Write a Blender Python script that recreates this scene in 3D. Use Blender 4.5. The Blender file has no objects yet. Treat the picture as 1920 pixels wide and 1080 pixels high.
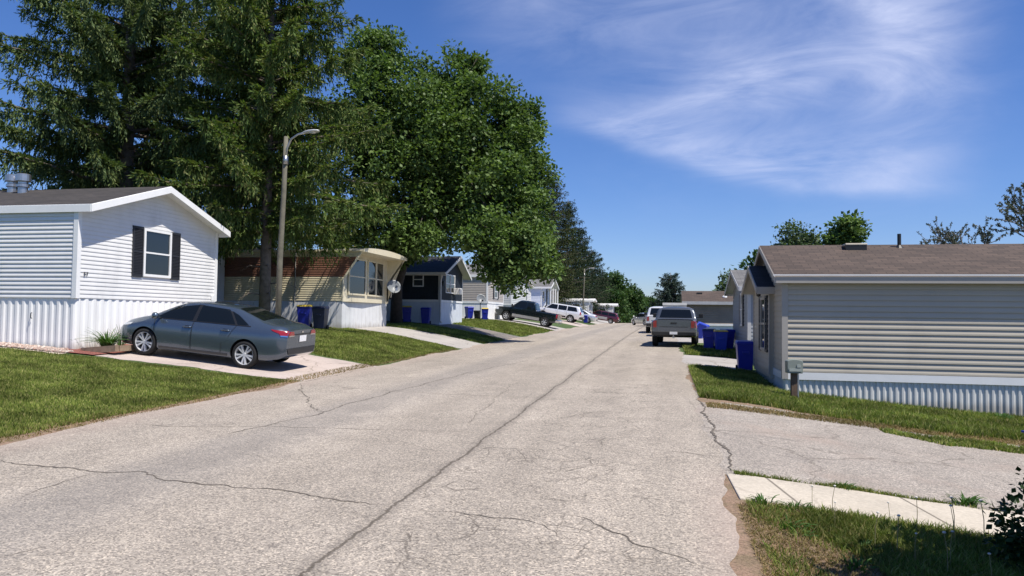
import bpy, bmesh, math, random
import numpy as np
from mathutils import Vector, Matrix
from mathutils.bvhtree import BVHTree
R = math.radians
PI = math.pi
random.seed(7)
rng = np.random.default_rng(11)
scn = bpy.context.scene
COL = scn.collection
SUN = np.array([1.0, -0.50, 2.0]); SUN /= np.linalg.norm(SUN)
CAM_H = 1.75

# ---------------------------------------------------------------- terrain
def sst(a, b, x):
    t = min(1., max(0., (x-a)/(b-a))); return t*t*(3-2*t)
def roadz(y):
    if y > 200: return 0.019*200-0.000094*40000-(y-200)*0.0186*sst(200, 260, y)*0.6
    return 0.019*y-0.000094*y*y
def terrain(x, y):
    z = roadz(y)
    t = -7.8-x
    if t > 0:
        m = sst(15, 27, y); k = 0.10+0.12*m; cap = 1.0-0.08*m
        t = t*t/(t+.3); z += cap*math.tanh(k*t/cap)
    t = x-0.5
    if t > 0:
        k = -0.108+0.140*sst(18, 46, y)
        t = t*t/(t+.5); z += k*8*math.tanh(t/8)
    return z
def vterrain(x, y): return np.array([terrain(a, b) for a, b in zip(x, y)])

# ---------------------------------------------------------------- materials
MATS = {}
class NT:
    def __init__(s, tree): s.t = tree; s.n = tree.nodes; s.l = tree.links
    def node(s, typ, **kw):
        n = s.n.new(typ)
        for k, v in kw.items(): setattr(n, k, v)
        return n
    def put(s, sock, v):
        if isinstance(v, bpy.types.NodeSocket): s.l.new(v, sock)
        elif v is not None: sock.default_value = v
    def math(s, op, a, b=None, c=None, clamp=False):
        n = s.node('ShaderNodeMath', operation=op, use_clamp=clamp)
        s.put(n.inputs[0], a)
        if b is not None: s.put(n.inputs[1], b)
        if c is not None: s.put(n.inputs[2], c)
        return n.outputs[0]
    def step(s, v, a, b):
        n = s.node('ShaderNodeMapRange', interpolation_type='SMOOTHSTEP')
        s.put(n.inputs[0], v); n.inputs[1].default_value = a; n.inputs[2].default_value = b
        return n.outputs[0]
    def rng(s, v, a, b, c, d):
        n = s.node('ShaderNodeMapRange'); s.put(n.inputs[0], v)
        for i, q in zip((1, 2, 3, 4), (a, b, c, d)): n.inputs[i].default_value = q
        return n.outputs[0]
    def mix(s, f, a, b, mode='MIX'):
        n = s.node('ShaderNodeMix', data_type='RGBA', blend_type=mode)
        s.put(n.inputs[0], f)
        for i, v in ((6, a), (7, b)):
            if isinstance(v, tuple) and len(v) == 3: v = v+(1,)
            s.put(n.inputs[i], v)
        return n.outputs[2]
    def noise(s, vec, scale, detail=3, rough=.55, dist=0, dims='3D'):
        n = s.node('ShaderNodeTexNoise', noise_dimensions=dims)
        if vec is not None: s.put(n.inputs['Vector'], vec)
        n.inputs['Scale'].default_value = scale; n.inputs['Detail'].default_value = detail
        n.inputs['Roughness'].default_value = rough; n.inputs['Distortion'].default_value = dist
        return n.outputs[0]
    def voro(s, vec, scale, feature='F1', rand=1):
        n = s.node('ShaderNodeTexVoronoi', feature=feature)
        s.put(n.inputs['Vector'], vec); n.inputs['Scale'].default_value = scale
        n.inputs['Randomness'].default_value = rand
        return n
    def mapping(s, vec, scale=(1, 1, 1), rot=(0, 0, 0), loc=(0, 0, 0)):
        n = s.node('ShaderNodeMapping'); s.put(n.inputs[0], vec)
        n.inputs['Scale'].default_value = scale; n.inputs['Rotation'].default_value = rot; n.inputs['Location'].default_value = loc
        return n.outputs[0]
    def bump(s, h, strength=.3, dist=.01):
        n = s.node('ShaderNodeBump'); n.inputs['Strength'].default_value = strength; n.inputs['Distance'].default_value = dist
        s.put(n.inputs['Height'], h); return n.outputs[0]
    def coord(s, which='Object'):
        return s.node('ShaderNodeTexCoord').outputs[which]
    def xyz(s, v):
        n = s.node('ShaderNodeSeparateXYZ'); s.put(n.inputs[0], v); return n.outputs

def new_mat(name):
    m = bpy.data.materials.new(name); m.use_nodes = True
    t = NT(m.node_tree); b = m.node_tree.nodes['Principled BSDF']
    return m, t, b
def mat(name, col, rough=.6, metal=0, var=.12, vscale=3., bump=0, bscale=40., coat=0, spec=None, dirt=None, dscale=1.2, splash=0):
    if name in MATS: return MATS[name]
    m, t, b = new_mat(name)
    oc = t.coord()
    base = tuple(col)+(1,)
    n = t.noise(oc, vscale, 4)
    v = t.rng(n, .25, .75, 1-var, 1+var)
    c = t.mix(1., base, _grey(t, v), 'MULTIPLY')
    if dirt:
        dn = t.noise(t.mapping(oc, (1, 1, .35)), dscale, 5, .65)
        c = t.mix(t.math('MULTIPLY', t.step(dn, .5, .78), dirt[1]), c, tuple(dirt[0]))
    if splash:
        zz = t.xyz(oc)[2]; sn = t.noise(t.mapping(oc, (5, 5, 1.5)), 1., 4, .65)
        k = t.math('SUBTRACT', 1., t.step(t.math('ADD', zz, t.math('MULTIPLY', t.math('SUBTRACT', sn, .5), splash*1.6)), -.05, splash))
        c = t.mix(t.math('MULTIPLY', k, .6), c, (.23, .19, .14))
    t.put(b.inputs['Base Color'], c)
    b.inputs['Roughness'].default_value = rough; b.inputs['Metallic'].default_value = metal
    b.inputs['Coat Weight'].default_value = coat
    b.inputs['Coat Roughness'].default_value = .03
    if spec is not None: b.inputs['Specular IOR Level'].default_value = spec
    if bump: t.put(b.inputs['Normal'], t.bump(t.noise(oc, bscale, 3), bump, .01))
    MATS[name] = m; return m
def _grey(t, v):
    n = t.node('ShaderNodeCombineColor')
    for i in range(3): t.put(n.inputs[i], v)
    return n.outputs[0]

def leaf_mat(name, cols, trans=.25, rough=.5, nsc=.55, nlo=.72):
    m, t, b = new_mat(name)
    ri = t.node('ShaderNodeNewGeometry').outputs['Random Per Island']
    cr = t.node('ShaderNodeValToRGB'); t.put(cr.inputs[0], ri)
    e = cr.color_ramp.elements
    while len(e) < len(cols): e.new(.5)
    for i, c in enumerate(cols): e[i].position = i/(len(cols)-1); e[i].color = tuple(c)+(1,)
    big = t.noise(t.coord(), nsc, 3)
    f = t.rng(big, .32, .68, nlo, 2-nlo)
    c = t.mix(1., cr.outputs[0], _grey(t, f), 'MULTIPLY')
    t.put(b.inputs['Base Color'], c); b.inputs['Roughness'].default_value = rough
    b.inputs['Specular IOR Level'].default_value = .12
    tr = t.node('ShaderNodeBsdfTranslucent'); t.put(tr.inputs[0], t.mix(1., c, (1.1, 1.25, .5, 1), 'MULTIPLY'))
    mx = t.node('ShaderNodeMixShader'); mx.inputs[0].default_value = trans
    t.l.new(b.outputs[0], mx.inputs[1]); t.l.new(tr.outputs[0], mx.inputs[2])
    t.l.new(mx.outputs[0], m.node_tree.nodes['Material Output'].inputs[0])
    MATS[name] = m; return m

# ---------------------------------------------------------------- mesh helpers
class MB:
    def __init__(s): s.v = []; s.f = []; s.m = []
    def add(s, vs, fs, mi=0):
        o = len(s.v); s.v += [tuple(map(float, p)) for p in vs]
        for f in fs: s.f.append(tuple(i+o for i in f)); s.m.append(mi)
    def quad(s, a, b, c, d, mi=0): s.add([a, b, c, d], [(0, 1, 2, 3)], mi)
    def hexa(s, p, mi=0):      # 8 points: bottom 4 ccw, top 4 ccw
        s.add(p, [(3, 2, 1, 0), (4, 5, 6, 7), (0, 1, 5, 4), (1, 2, 6, 5), (2, 3, 7, 6), (3, 0, 4, 7)], mi)
    def box(s, x0, y0, z0, x1, y1, z1, mi=0):
        s.hexa([(x0, y0, z0), (x1, y0, z0), (x1, y1, z0), (x0, y1, z0), (x0, y0, z1), (x1, y0, z1), (x1, y1, z1), (x0, y1, z1)], mi)
    def tube(s, pts, rad, n=8, mi=0, cap=True):
        pts = [Vector(p) for p in pts]; k = len(pts)
        if not hasattr(rad, '__len__'): rad = [rad]*k
        vs = []; up = None
        for i, p in enumerate(pts):
            d = (pts[min(i+1, k-1)]-pts[max(i-1, 0)]).normalized()
            if up is None: up = Vector((0, 0, 1)) if abs(d.z) < .9 else Vector((1, 0, 0))
            a = d.cross(up).normalized(); b = a.cross(d); up = b
            for j in range(n):
                q = 2*PI*j/n; vs.append(p+(a*math.cos(q)+b*math.sin(q))*rad[i])
        fs = [(i*n+j, i*n+(j+1) % n, (i+1)*n+(j+1) % n, (i+1)*n+j) for i in range(k-1) for j in range(n)]
        if cap: fs += [tuple(range(n))[::-1], tuple((k-1)*n+j for j in range(n))]
        s.add(vs, fs, mi)
    def lathe(s, prof, n=24, axis='z', c=(0, 0, 0), mi=0):   # prof: (r, h)
        vs = []
        for r, h in prof:
            for j in range(n):
                q = 2*PI*j/n; a, b = r*math.cos(q), r*math.sin(q)
                vs.append((a+c[0], b+c[1], h+c[2]) if axis == 'z' else (a+c[0], h+c[1], b+c[2]) if axis == 'y' else (h+c[0], a+c[1], b+c[2]))
        k = len(prof)
        s.add(vs, [(i*n+j, i*n+(j+1) % n, (i+1)*n+(j+1) % n, (i+1)*n+j) for i in range(k-1) for j in range(n)], mi)
    def prism(s, poly, ext, mi=0):   # poly: list of 3d pts, ext: vector
        k = len(poly); e = Vector(ext); top = [Vector(p)+e for p in poly]
        s.add(list(map(Vector, poly))+top, [tuple(range(k))[::-1], tuple(range(k, 2*k))]+[(i, (i+1) % k, k+(i+1) % k, k+i) for i in range(k)], mi)
    def obj(s, name, mats, parent=None, smooth=False, bev=0, loc=None):
        me = bpy.data.meshes.new(name); me.from_pydata(s.v, [], s.f)
        if not isinstance(mats, (list, tuple)): mats = [mats]
        for m in mats: me.materials.append(m)
        if len(mats) > 1: me.polygons.foreach_set('material_index', s.m)
        bm = bmesh.new(); bm.from_mesh(me)
        bmesh.ops.recalc_face_normals(bm, faces=bm.faces)
        bm.to_mesh(me); bm.free()
        if smooth: me.polygons.foreach_set('use_smooth', [True]*len(me.polygons))
        o = bpy.data.objects.new(name, me); COL.objects.link(o)
        if parent: o.parent = parent
        if loc is not None: o.location = loc
        if bev:
            md = o.modifiers.new('bevel', 'BEVEL'); md.width = bev; md.segments = 2; md.limit_method = 'ANGLE'; md.angle_limit = R(40)
        return o
def np_obj(name, V, F, m, parent=None, smooth=False):
    me = bpy.data.meshes.new(name)
    V = np.ascontiguousarray(V, dtype=np.float32).reshape(-1, 3); F = np.ascontiguousarray(F, dtype=np.int32)
    k = F.shape[1]
    me.vertices.add(len(V)); me.vertices.foreach_set('co', V.ravel())
    me.loops.add(F.size); me.loops.foreach_set('vertex_index', F.ravel())
    me.polygons.add(len(F)); me.polygons.foreach_set('loop_start', np.arange(0, F.size, k, dtype=np.int32))
    if smooth: me.polygons.foreach_set('use_smooth', np.ones(len(F), dtype=bool))
    me.update(calc_edges=True); me.materials.append(m)
    o = bpy.data.objects.new(name, me); COL.objects.link(o)
    if parent: o.parent = parent
    return o
def thing(name, label, cat, loc=(0, 0, 0), rz=0, group=None):
    o = bpy.data.objects.new(name, None); COL.objects.link(o)
    o.empty_display_size = .2
    o.location = loc; o.rotation_euler = (0, 0, rz); tag(o, label, cat, group); return o
def tag(o, label, cat, group=None, kind=None):
    if label: o['label'] = label
    if cat: o['category'] = cat
    if group: o['group'] = group
    if kind: o['kind'] = kind
    return o
def dup(root, loc, rz, label, group=None, scale=None):
    r = root.copy(); COL.objects.link(r); r.location = loc; r.rotation_euler = (root.rotation_euler[0], root.rotation_euler[1], rz); r['label'] = label
    if group: r['group'] = group
    if scale is not None: r.scale = scale
    for ch in list(root.children):
        c = ch.copy(); COL.objects.link(c); c.parent = r
        for g in ch.children:
            d = g.copy(); COL.objects.link(d); d.parent = c
    return r
def on(x, y, dz=0): return (x, y, terrain(x, y)+dz)

# ---------------------------------------------------------------- camera, light, sky
cam = bpy.data.cameras.new('camera'); co = bpy.data.objects.new('camera', cam); COL.objects.link(co); scn.camera = co
YAW, PITCH, ROLL = R(11.7), R(2.2), 0.012
fwd = Vector((-math.sin(YAW)*math.cos(PITCH), math.cos(YAW)*math.cos(PITCH), math.sin(PITCH)))
rt = Vector((math.cos(YAW), math.sin(YAW), 0)); up = rt.cross(fwd)
r2 = rt*math.cos(ROLL)+up*math.sin(ROLL); u2 = up*math.cos(ROLL)-rt*math.sin(ROLL)
M = Matrix((r2, u2, -fwd)).transposed().to_4x4(); M.translation = Vector((0, 0, CAM_H))
co.matrix_world = M
cam.sensor_width = 36; cam.lens = 36*1400/1920; cam.clip_end = 4000; cam.clip_start = .05

sl = bpy.data.lights.new('sun', 'SUN'); so = bpy.data.objects.new('sun', sl); COL.objects.link(so)
sl.energy = 5.0; sl.angle = R(.5); sl.color = (1, .94, .845)
so.rotation_euler = Vector(-SUN).to_track_quat('-Z', 'Y').to_euler(); so.location = (20, -15, 40)

w = bpy.data.worlds.new('World'); scn.world = w; w.use_nodes = True
def build_world():
    t = NT(w.node_tree); bg = w.node_tree.nodes['Background']
    sky = t.node('ShaderNodeTexSky', sky_type='NISHITA'); sky.sun_disc = False
    sky.sun_elevation = math.asin(SUN[2]); sky.sun_rotation = math.atan2(SUN[0], SUN[1])
    sky.air_density = 1.0; sky.dust_density = .35; sky.ozone_density = 3.0; sky.altitude = 200
    d = t.coord('Generated')
    def dot(v):
        n = t.node('ShaderNodeVectorMath', operation='DOT_PRODUCT'); t.put(n.inputs[0], d); n.inputs[1].default_value = tuple(v); return n.outputs['Value']
    # gnomonic sky chart centred on the cirrus patch
    c = fwd+r2*((1450-960)/1400)-u2*((180-540)/1400); c.normalize()
    a = Vector((c.y, -c.x, 0)).normalized(); b = a.cross(c)
    cz = t.math('MAXIMUM', dot(c), .05)
    u = t.math('DIVIDE', dot(a), cz); v = t.math('DIVIDE', dot(b), cz)
    cv = t.node('ShaderNodeCombineXYZ'); t.put(cv.inputs[0], u); t.put(cv.inputs[1], v)
    P = cv.outputs[0]
    wn = t.noise(P, 3.2, 3, .5)
    warp = t.math('MULTIPLY', t.math('SUBTRACT', wn, .5), .10)
    v2 = t.math('ADD', v, warp)
    def band(A, B, Cc, wu, wd, u0, u1, amp):   # v = A u^2 + B u + C
        par = t.math('ADD', t.math('MULTIPLY', t.math('ADD', t.math('MULTIPLY', u, A), B), u), Cc)
        dv = t.math('SUBTRACT', v2, par)
        up_ = t.math('EXPONENT', t.math('MULTIPLY', t.math('POWER', t.math('DIVIDE', t.math('MAXIMUM', dv, 0.), wu), 2.), -1.))
        dn = t.math('EXPONENT', t.math('MULTIPLY', t.math('POWER', t.math('DIVIDE', t.math('MAXIMUM', t.math('MULTIPLY', dv, -1.), 0.), wd), 2.), -1.))
        e = t.math('MULTIPLY', t.step(u, u0-.06, u0+.10), t.math('SUBTRACT', 1., t.step(u, u1-.10, u1+.05)))
        return t.math('MULTIPLY', t.math('MULTIPLY', t.math('MULTIPLY', up_, dn), e), amp)
    fib = t.noise(t.mapping(P, (2.2, 9, 1), (0, 0, R(-14))), 2.2, 6, .62, .8)
    fib2 = t.noise(t.mapping(P, (3, 6, 1), (0, 0, R(38))), 2.0, 6, .62, .6)
    f1 = t.rng(fib, .28, .72, .25, 1.25); f2 = t.rng(fib2, .3, .7, .1, 1.25)
    s = band(.30, -.19, -.088, .05, .013, -.26, .20, .80)
    s = t.math('ADD', s, band(-.55, .02, .012, .035, .022, -.14, .17, .70))
    s = t.math('ADD', s, band(.2, -.12, .11, .12, .09, -.42, .22, .34))
    # broad plume on the right
    q1 = t.math('POWER', t.math('DIVIDE', t.math('SUBTRACT', u, .15), .06), 2.)
    q2 = t.math('POWER', t.math('DIVIDE', t.math('SUBTRACT', v2, .045), .11), 2.)
    pl = t.math('EXPONENT', t.math('MULTIPLY', t.math('ADD', q1, q2), -1.))
    q3 = t.math('POWER', t.math('DIVIDE', t.math('SUBTRACT', t.math('ADD', t.math('MULTIPLY', u, .8), v2), .175), .025), 2.)
    q4 = t.math('POWER', t.math('DIVIDE', t.math('SUBTRACT', u, .075), .06), 2.)
    pl2 = t.math('EXPONENT', t.math('MULTIPLY', t.math('ADD', q3, q4), -1.))
    q5 = t.math('POWER', t.math('DIVIDE', t.math('SUBTRACT', u, .0), .21), 2.)
    q6 = t.math('POWER', t.math('DIVIDE', t.math('SUBTRACT', v2, .03), .15), 2.)
    veil = t.math('EXPONENT', t.math('MULTIPLY', t.math('ADD', q5, q6), -1.))
    s = t.math('MULTIPLY', s, f1)
    s = t.math('ADD', s, t.math('MULTIPLY', t.math('ADD', t.math('MULTIPLY', pl, .8), t.math('MULTIPLY', pl2, .7)), f2))
    s = t.math('ADD', s, t.math('MULTIPLY', t.math('MULTIPLY', veil, .30), t.math('MULTIPLY', f1, f2)))
    s = t.math('MULTIPLY', s, .62, clamp=True)
    hs = t.node('ShaderNodeHueSaturation'); hs.inputs['Saturation'].default_value = 1.16; hs.inputs['Hue'].default_value = .5
    t.put(hs.inputs['Color'], sky.outputs[0])
    sc = t.mix(1., hs.outputs[0], (.80, .89, 1.22, 1), 'MULTIPLY')
    t.put(bg.inputs[0], t.mix(s, sc, (6.6, 7.2, 9.6, 1)))
    bg.inputs[1].default_value = .082
build_world()
vs_ = scn.view_settings; vs_.view_transform = 'Standard'; vs_.look = 'None'; vs_.exposure = 0.42; vs_.gamma = 1
scn.cycles.max_bounces = 6; scn.cycles.transparent_max_bounces = 4

# ---------------------------------------------------------------- ground materials
def ground_mat():
    m, t, b = new_mat('turf soil'); oc = t.coord()
    n1 = t.noise(oc, .35, 4); n2 = t.noise(oc, 6, 5, .65); n3 = t.noise(oc, 45, 3)
    c = t.mix(t.step(n1, .35, .65), (.045, .085, .018), (.075, .115, .028))
    c = t.mix(t.math('MULTIPLY', t.step(n2, .5, .75), .6), c, (.11, .10, .045))
    c = t.mix(t.math('MULTIPLY', t.step(n3, .4, .7), .5), c, (.03, .055, .012))
    t.put(b.inputs['Base Color'], c); b.inputs['Roughness'].default_value = .95
    t.put(b.inputs['Normal'], t.bump(n3, .8, .03)); return m
def road_mat(name='aged asphalt', main=True, tone=(.340, .300, .254)):
    m, t, b = new_mat(name); oc = t.coord(); X, Y, Z = t.xyz(oc)
    vo = t.voro(oc, 80); cs = t.xyz(vo.outputs['Color'])[0]
    n1 = t.noise(oc, .22, 4, .6); n2 = t.noise(oc, 1.7, 5, .6); n3 = t.noise(oc, 30, 3, .7); n4 = t.noise(t.mapping(oc, (1.6, .12, 1)), 1., 4, .6)
    base = t.mix(t.step(n1, .3, .7), tuple(q*.93 for q in tone), tuple(q*1.06 for q in tone))
    sp = t.mix(t.step(cs, .06, .5), (.54, .54, .55), (1.0, 1.0, 1.0))
    sp = t.mix(t.step(cs, .72, .95), sp, (1.50, 1.47, 1.41))
    base = t.mix(1., base, sp, 'MULTIPLY')
    base = t.mix(1., base, _grey(t, t.rng(n2, .3, .7, .88, 1.1)), 'MULTIPLY')
    base = t.mix(1., base, _grey(t, t.rng(n3, .3, .7, .8, 1.18)), 'MULTIPLY')
    base = t.mix(1., base, _grey(t, t.rng(n4, .3, .7, .93, 1.06)), 'MULTIPLY')
    if main:
        wob = t.math('MULTIPLY', t.math('SUBTRACT', n2, .5), .5)
        xb = t.math('ADD', X, wob)
        # worn band left of the joint
        bd = t.math('MULTIPLY', t.step(xb, -5.9, -5.2), t.math('SUBTRACT', 1., t.step(xb, -4.9, -3.9)))
        base = t.mix(t.math('MULTIPLY', bd, .28), base, (.17, .165, .165))
        # earth washed on to both edges
        e1 = t.math('SUBTRACT', 1., t.step(xb, -7.95, -6.9)); e2 = t.step(xb, .05, .75)
        base = t.mix(t.math('MULTIPLY', e1, .42), base, (.36, .28, .235))
        base = t.mix(t.math('MULTIPLY', t.math('MULTIPLY', e2, t.math('SUBTRACT', 1., t.step(Y, 6, 9))), .75), base, (.40, .315, .27))
        # oil spots and faint wheel tracks
        so_ = t.voro(oc, 1.1); sr = t.xyz(so_.outputs['Color'])
        spot = t.math('MULTIPLY', t.math('SUBTRACT', 1., t.step(t.math('ADD', so_.outputs['Distance'], t.math('MULTIPLY', n3, .05)), .05, .11)), t.step(sr[0], .68, .72))
        base = t.mix(t.math('MULTIPLY', spot, .45), base, (.12, .105, .095))
        wt_ = t.math('ABSOLUTE', t.math('SUBTRACT', t.math('PINGPONG', t.math('ADD', xb, 20.25), 1.9), .75))
        base = t.mix(1., base, _grey(t, t.rng(t.step(wt_, .1, .5), 0, 1, 1.05, .97)), 'MULTIPLY')
        # longitudinal joint
        jn = t.noise(t.mapping(oc, (0, 1, 0)), .5, 5, .65); jf = t.noise(oc, 9, 4, .7)
        jx = t.math('ADD', t.math('ADD', X, 2.27), t.math('ADD', t.math('MULTIPLY', t.math('SUBTRACT', jn, .5), .22), t.math('MULTIPLY', t.math('SUBTRACT', jf, .5), .10)))
        ja = t.math('ABSOLUTE', jx)
        base = t.mix(t.math('MULTIPLY', t.math('SUBTRACT', 1., t.step(ja, .03, .15)), .32), base, (.12, .105, .09))
        base = t.mix(t.math('MULTIPLY', t.math('SUBTRACT', 1., t.step(ja, .006, .026)), .7), base, (.05, .04, .03))
        # net of fine cracks right of the joint
        dn = t.node('ShaderNodeTexNoise'); t.put(dn.inputs['Vector'], oc); dn.inputs['Scale'].default_value = 3
        dv = t.node('ShaderNodeVectorMath', operation='MULTIPLY_ADD'); t.put(dv.inputs[0], dn.outputs['Color']); dv.inputs[1].default_value = (.11, .11, 0); t.put(dv.inputs[2], oc)
        msk = t.math('MULTIPLY', t.math('MULTIPLY', t.step(X, -2.3, -2.0), t.math('SUBTRACT', 1., t.step(X, -.6, .4))), t.step(t.noise(oc, .45, 3), .36, .52))
        for sc, wd, am in ((2.4, .026, .62), (5.5, .04, .55)):
            ed = t.voro(dv.outputs[0], sc, 'DISTANCE_TO_EDGE').outputs['Distance']
            k = t.math('MULTIPLY', t.math('SUBTRACT', 1., t.step(ed, wd*.3, wd)), t.step(t.noise(oc, 2.3, 2), .42, .6))
            base = t.mix(t.math('MULTIPLY', t.math('MULTIPLY', k, msk), am), base, (.07, .06, .05))
        ed = t.voro(dv.outputs[0], .55, 'DISTANCE_TO_EDGE').outputs['Distance']
        base = t.mix(t.math('MULTIPLY', t.math('MULTIPLY', t.math('SUBTRACT', 1., t.step(ed, .002, .008)), t.step(t.noise(oc, .7, 2), .45, .6)), .3), base, (.09, .08, .07))
    else:
        d1 = t.noise(oc, .5, 4, .65)
        base = t.mix(t.math('MULTIPLY', t.step(d1, .48, .68), .55), base, (.30, .24, .20))
        d2 = t.noise(t.mapping(oc, (.35, 1.6, 1)), .9, 5, .65)
        base = t.mix(t.math('MULTIPLY', t.step(d2, .60, .70), .5), base, (.10, .085, .08))
        dn = t.node('ShaderNodeTexNoise'); t.put(dn.inputs['Vector'], oc); dn.inputs['Scale'].default_value = 2.2; dn.inputs['Detail'].default_value = 4
        dv = t.node('ShaderNodeVectorMath', operation='MULTIPLY_ADD'); t.put(dv.inputs[0], dn.outputs['Color']); dv.inputs[1].default_value = (.6, .6, 0); t.put(dv.inputs[2], oc)
        ed = t.voro(dv.outputs[0], .45, 'DISTANCE_TO_EDGE').outputs['Distance']
        base = t.mix(t.math('MULTIPLY', t.math('SUBTRACT', 1., t.step(ed, .003, .010)), .45), base, (.09, .075, .06))
    t.put(b.inputs['Base Color'], base); b.inputs['Roughness'].default_value = .9
    b.inputs['Specular IOR Level'].default_value = .3
    t.put(b.inputs['Normal'], t.bump(t.math('ADD', t.math('MULTIPLY', cs, .6), n3), .55, .012)); return m
def concrete_mat(name, tone, joint=None):
    m, t, b = new_mat(name); oc = t.coord(); X, Y, Z = t.xyz(oc)
    n1 = t.noise(oc, .8, 5, .65); n2 = t.noise(oc, 28, 4, .7); n3 = t.noise(oc, 5, 4, .6)
    c = t.mix(t.step(n1, .3, .7), tuple(q*.86 for q in tone), tuple(q*1.08 for q in tone))
    c = t.mix(1., c, _grey(t, t.rng(n2, .3, .7, .82, 1.14)), 'MULTIPLY')
    c = t.mix(t.math('MULTIPLY', t.step(n3, .58, .75), .35), c, tuple(q*.5 for q in tone))
    if joint:
        k = t.math('PINGPONG', t.math('ADD', t.math('ADD', X, joint[1]), t.math('MULTIPLY', Y, joint[2])), joint[0]*.5)
        c = t.mix(t.math('MULTIPLY', t.math('SUBTRACT', 1., t.step(k, .006, .022)), .75), c, (.06, .05, .035))
    dn = t.node('ShaderNodeTexNoise'); t.put(dn.inputs['Vector'], oc); dn.inputs['Scale'].default_value = 2.2; dn.inputs['Detail'].default_value = 4
    dv = t.node('ShaderNodeVectorMath', operation='MULTIPLY_ADD'); t.put(dv.inputs[0], dn.outputs['Color']); dv.inputs[1].default_value = (.6, .6, 0); t.put(dv.inputs[2], oc)
    ed = t.voro(dv.outputs[0], .5, 'DISTANCE_TO_EDGE').outputs['Distance']
    c = t.mix(t.math('MULTIPLY', t.math('SUBTRACT', 1., t.step(ed, .003, .010)), .2 if joint else .55), c, (.10, .075, .05))
    t.put(b.inputs['Base Color'], c); b.inputs['Roughness'].default_value = .9
    t.put(b.inputs['Normal'], t.bump(n2, .35, .01)); return m

CRACKS = [
 [(-7.03,6.84),(-6.1,6.67),(-5.48,6.57),(-5.21,6.69),(-4.63,6.48),(-3.83,6.37),(-3.25,6.29),(-2.42,6.13)],
 [(-7.8,9.22),(-6.88,9.23),(-5.77,9.42),(-4.69,9.66),(-3.55,9.73),(-2.45,9.84)],
 [(-7.68,14.76),(-6.28,12.38),(-5.35,10.94)],
 [(-7.42,14.61),(-6.38,14.29),(-5.11,13.97),(-3.87,13.79),(-2.5,13.75)],
 [(-5.67,8.88),(-5.46,9.59),(-5.31,10.83),(-5.31,12.13),(-5.21,13.94),(-5.01,16.5),(-4.78,19.06),(-4.11,23.3),(-3.52,29.71)],
 [(-.81,6.18),(-.39,5.81),(-.14,5.54),(.15,5.33),(.32,5.16)],
 [(-.21,9.23),(.13,9.15),(.43,9.0),(.7,8.95)],
 [(.58,14.3),(.62,13.34),(.64,11.32),(.66,10.05),(.7,9.37),(.7,8.2)],
 [(-2.8,10.29),(-3.25,15.83),(-2.35,17.32)],
 [(-5.54,5.61),(-5.63,6.19),(-5.45,6.83)],[(-4.37,4.28),(-4.29,4.46),(-4.21,4.59)],
 [(-2.1,6.05),(-1.63,6.03),(-1.02,5.87),(-.73,5.6)],
 [(-7.7,15.03),(-7.75,16.5),(-7.7,18.93)], [(-7.7,22),(-5.5,21.4),(-3,21.2)], [(-7.7,31),(-5,30.2),(-2.4,30)],
 [(-2.1,19.5),(-1,19.2),(.3,19.4)], [(-2.1,12.4),(-1.2,12.1),(-.3,12.3),(.5,12.0)]]
CRW = [.026,.014,.022,.016,.022,.016,.016,.035,.010,.012,.014,.012,.03,.02,.02,.02,.012]
def wob(s, f, seed): 
    return sum(math.sin(s*f*k+seed*k*1.7)/k for k in (1, 2.3, 4.1, 7.7))
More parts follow.
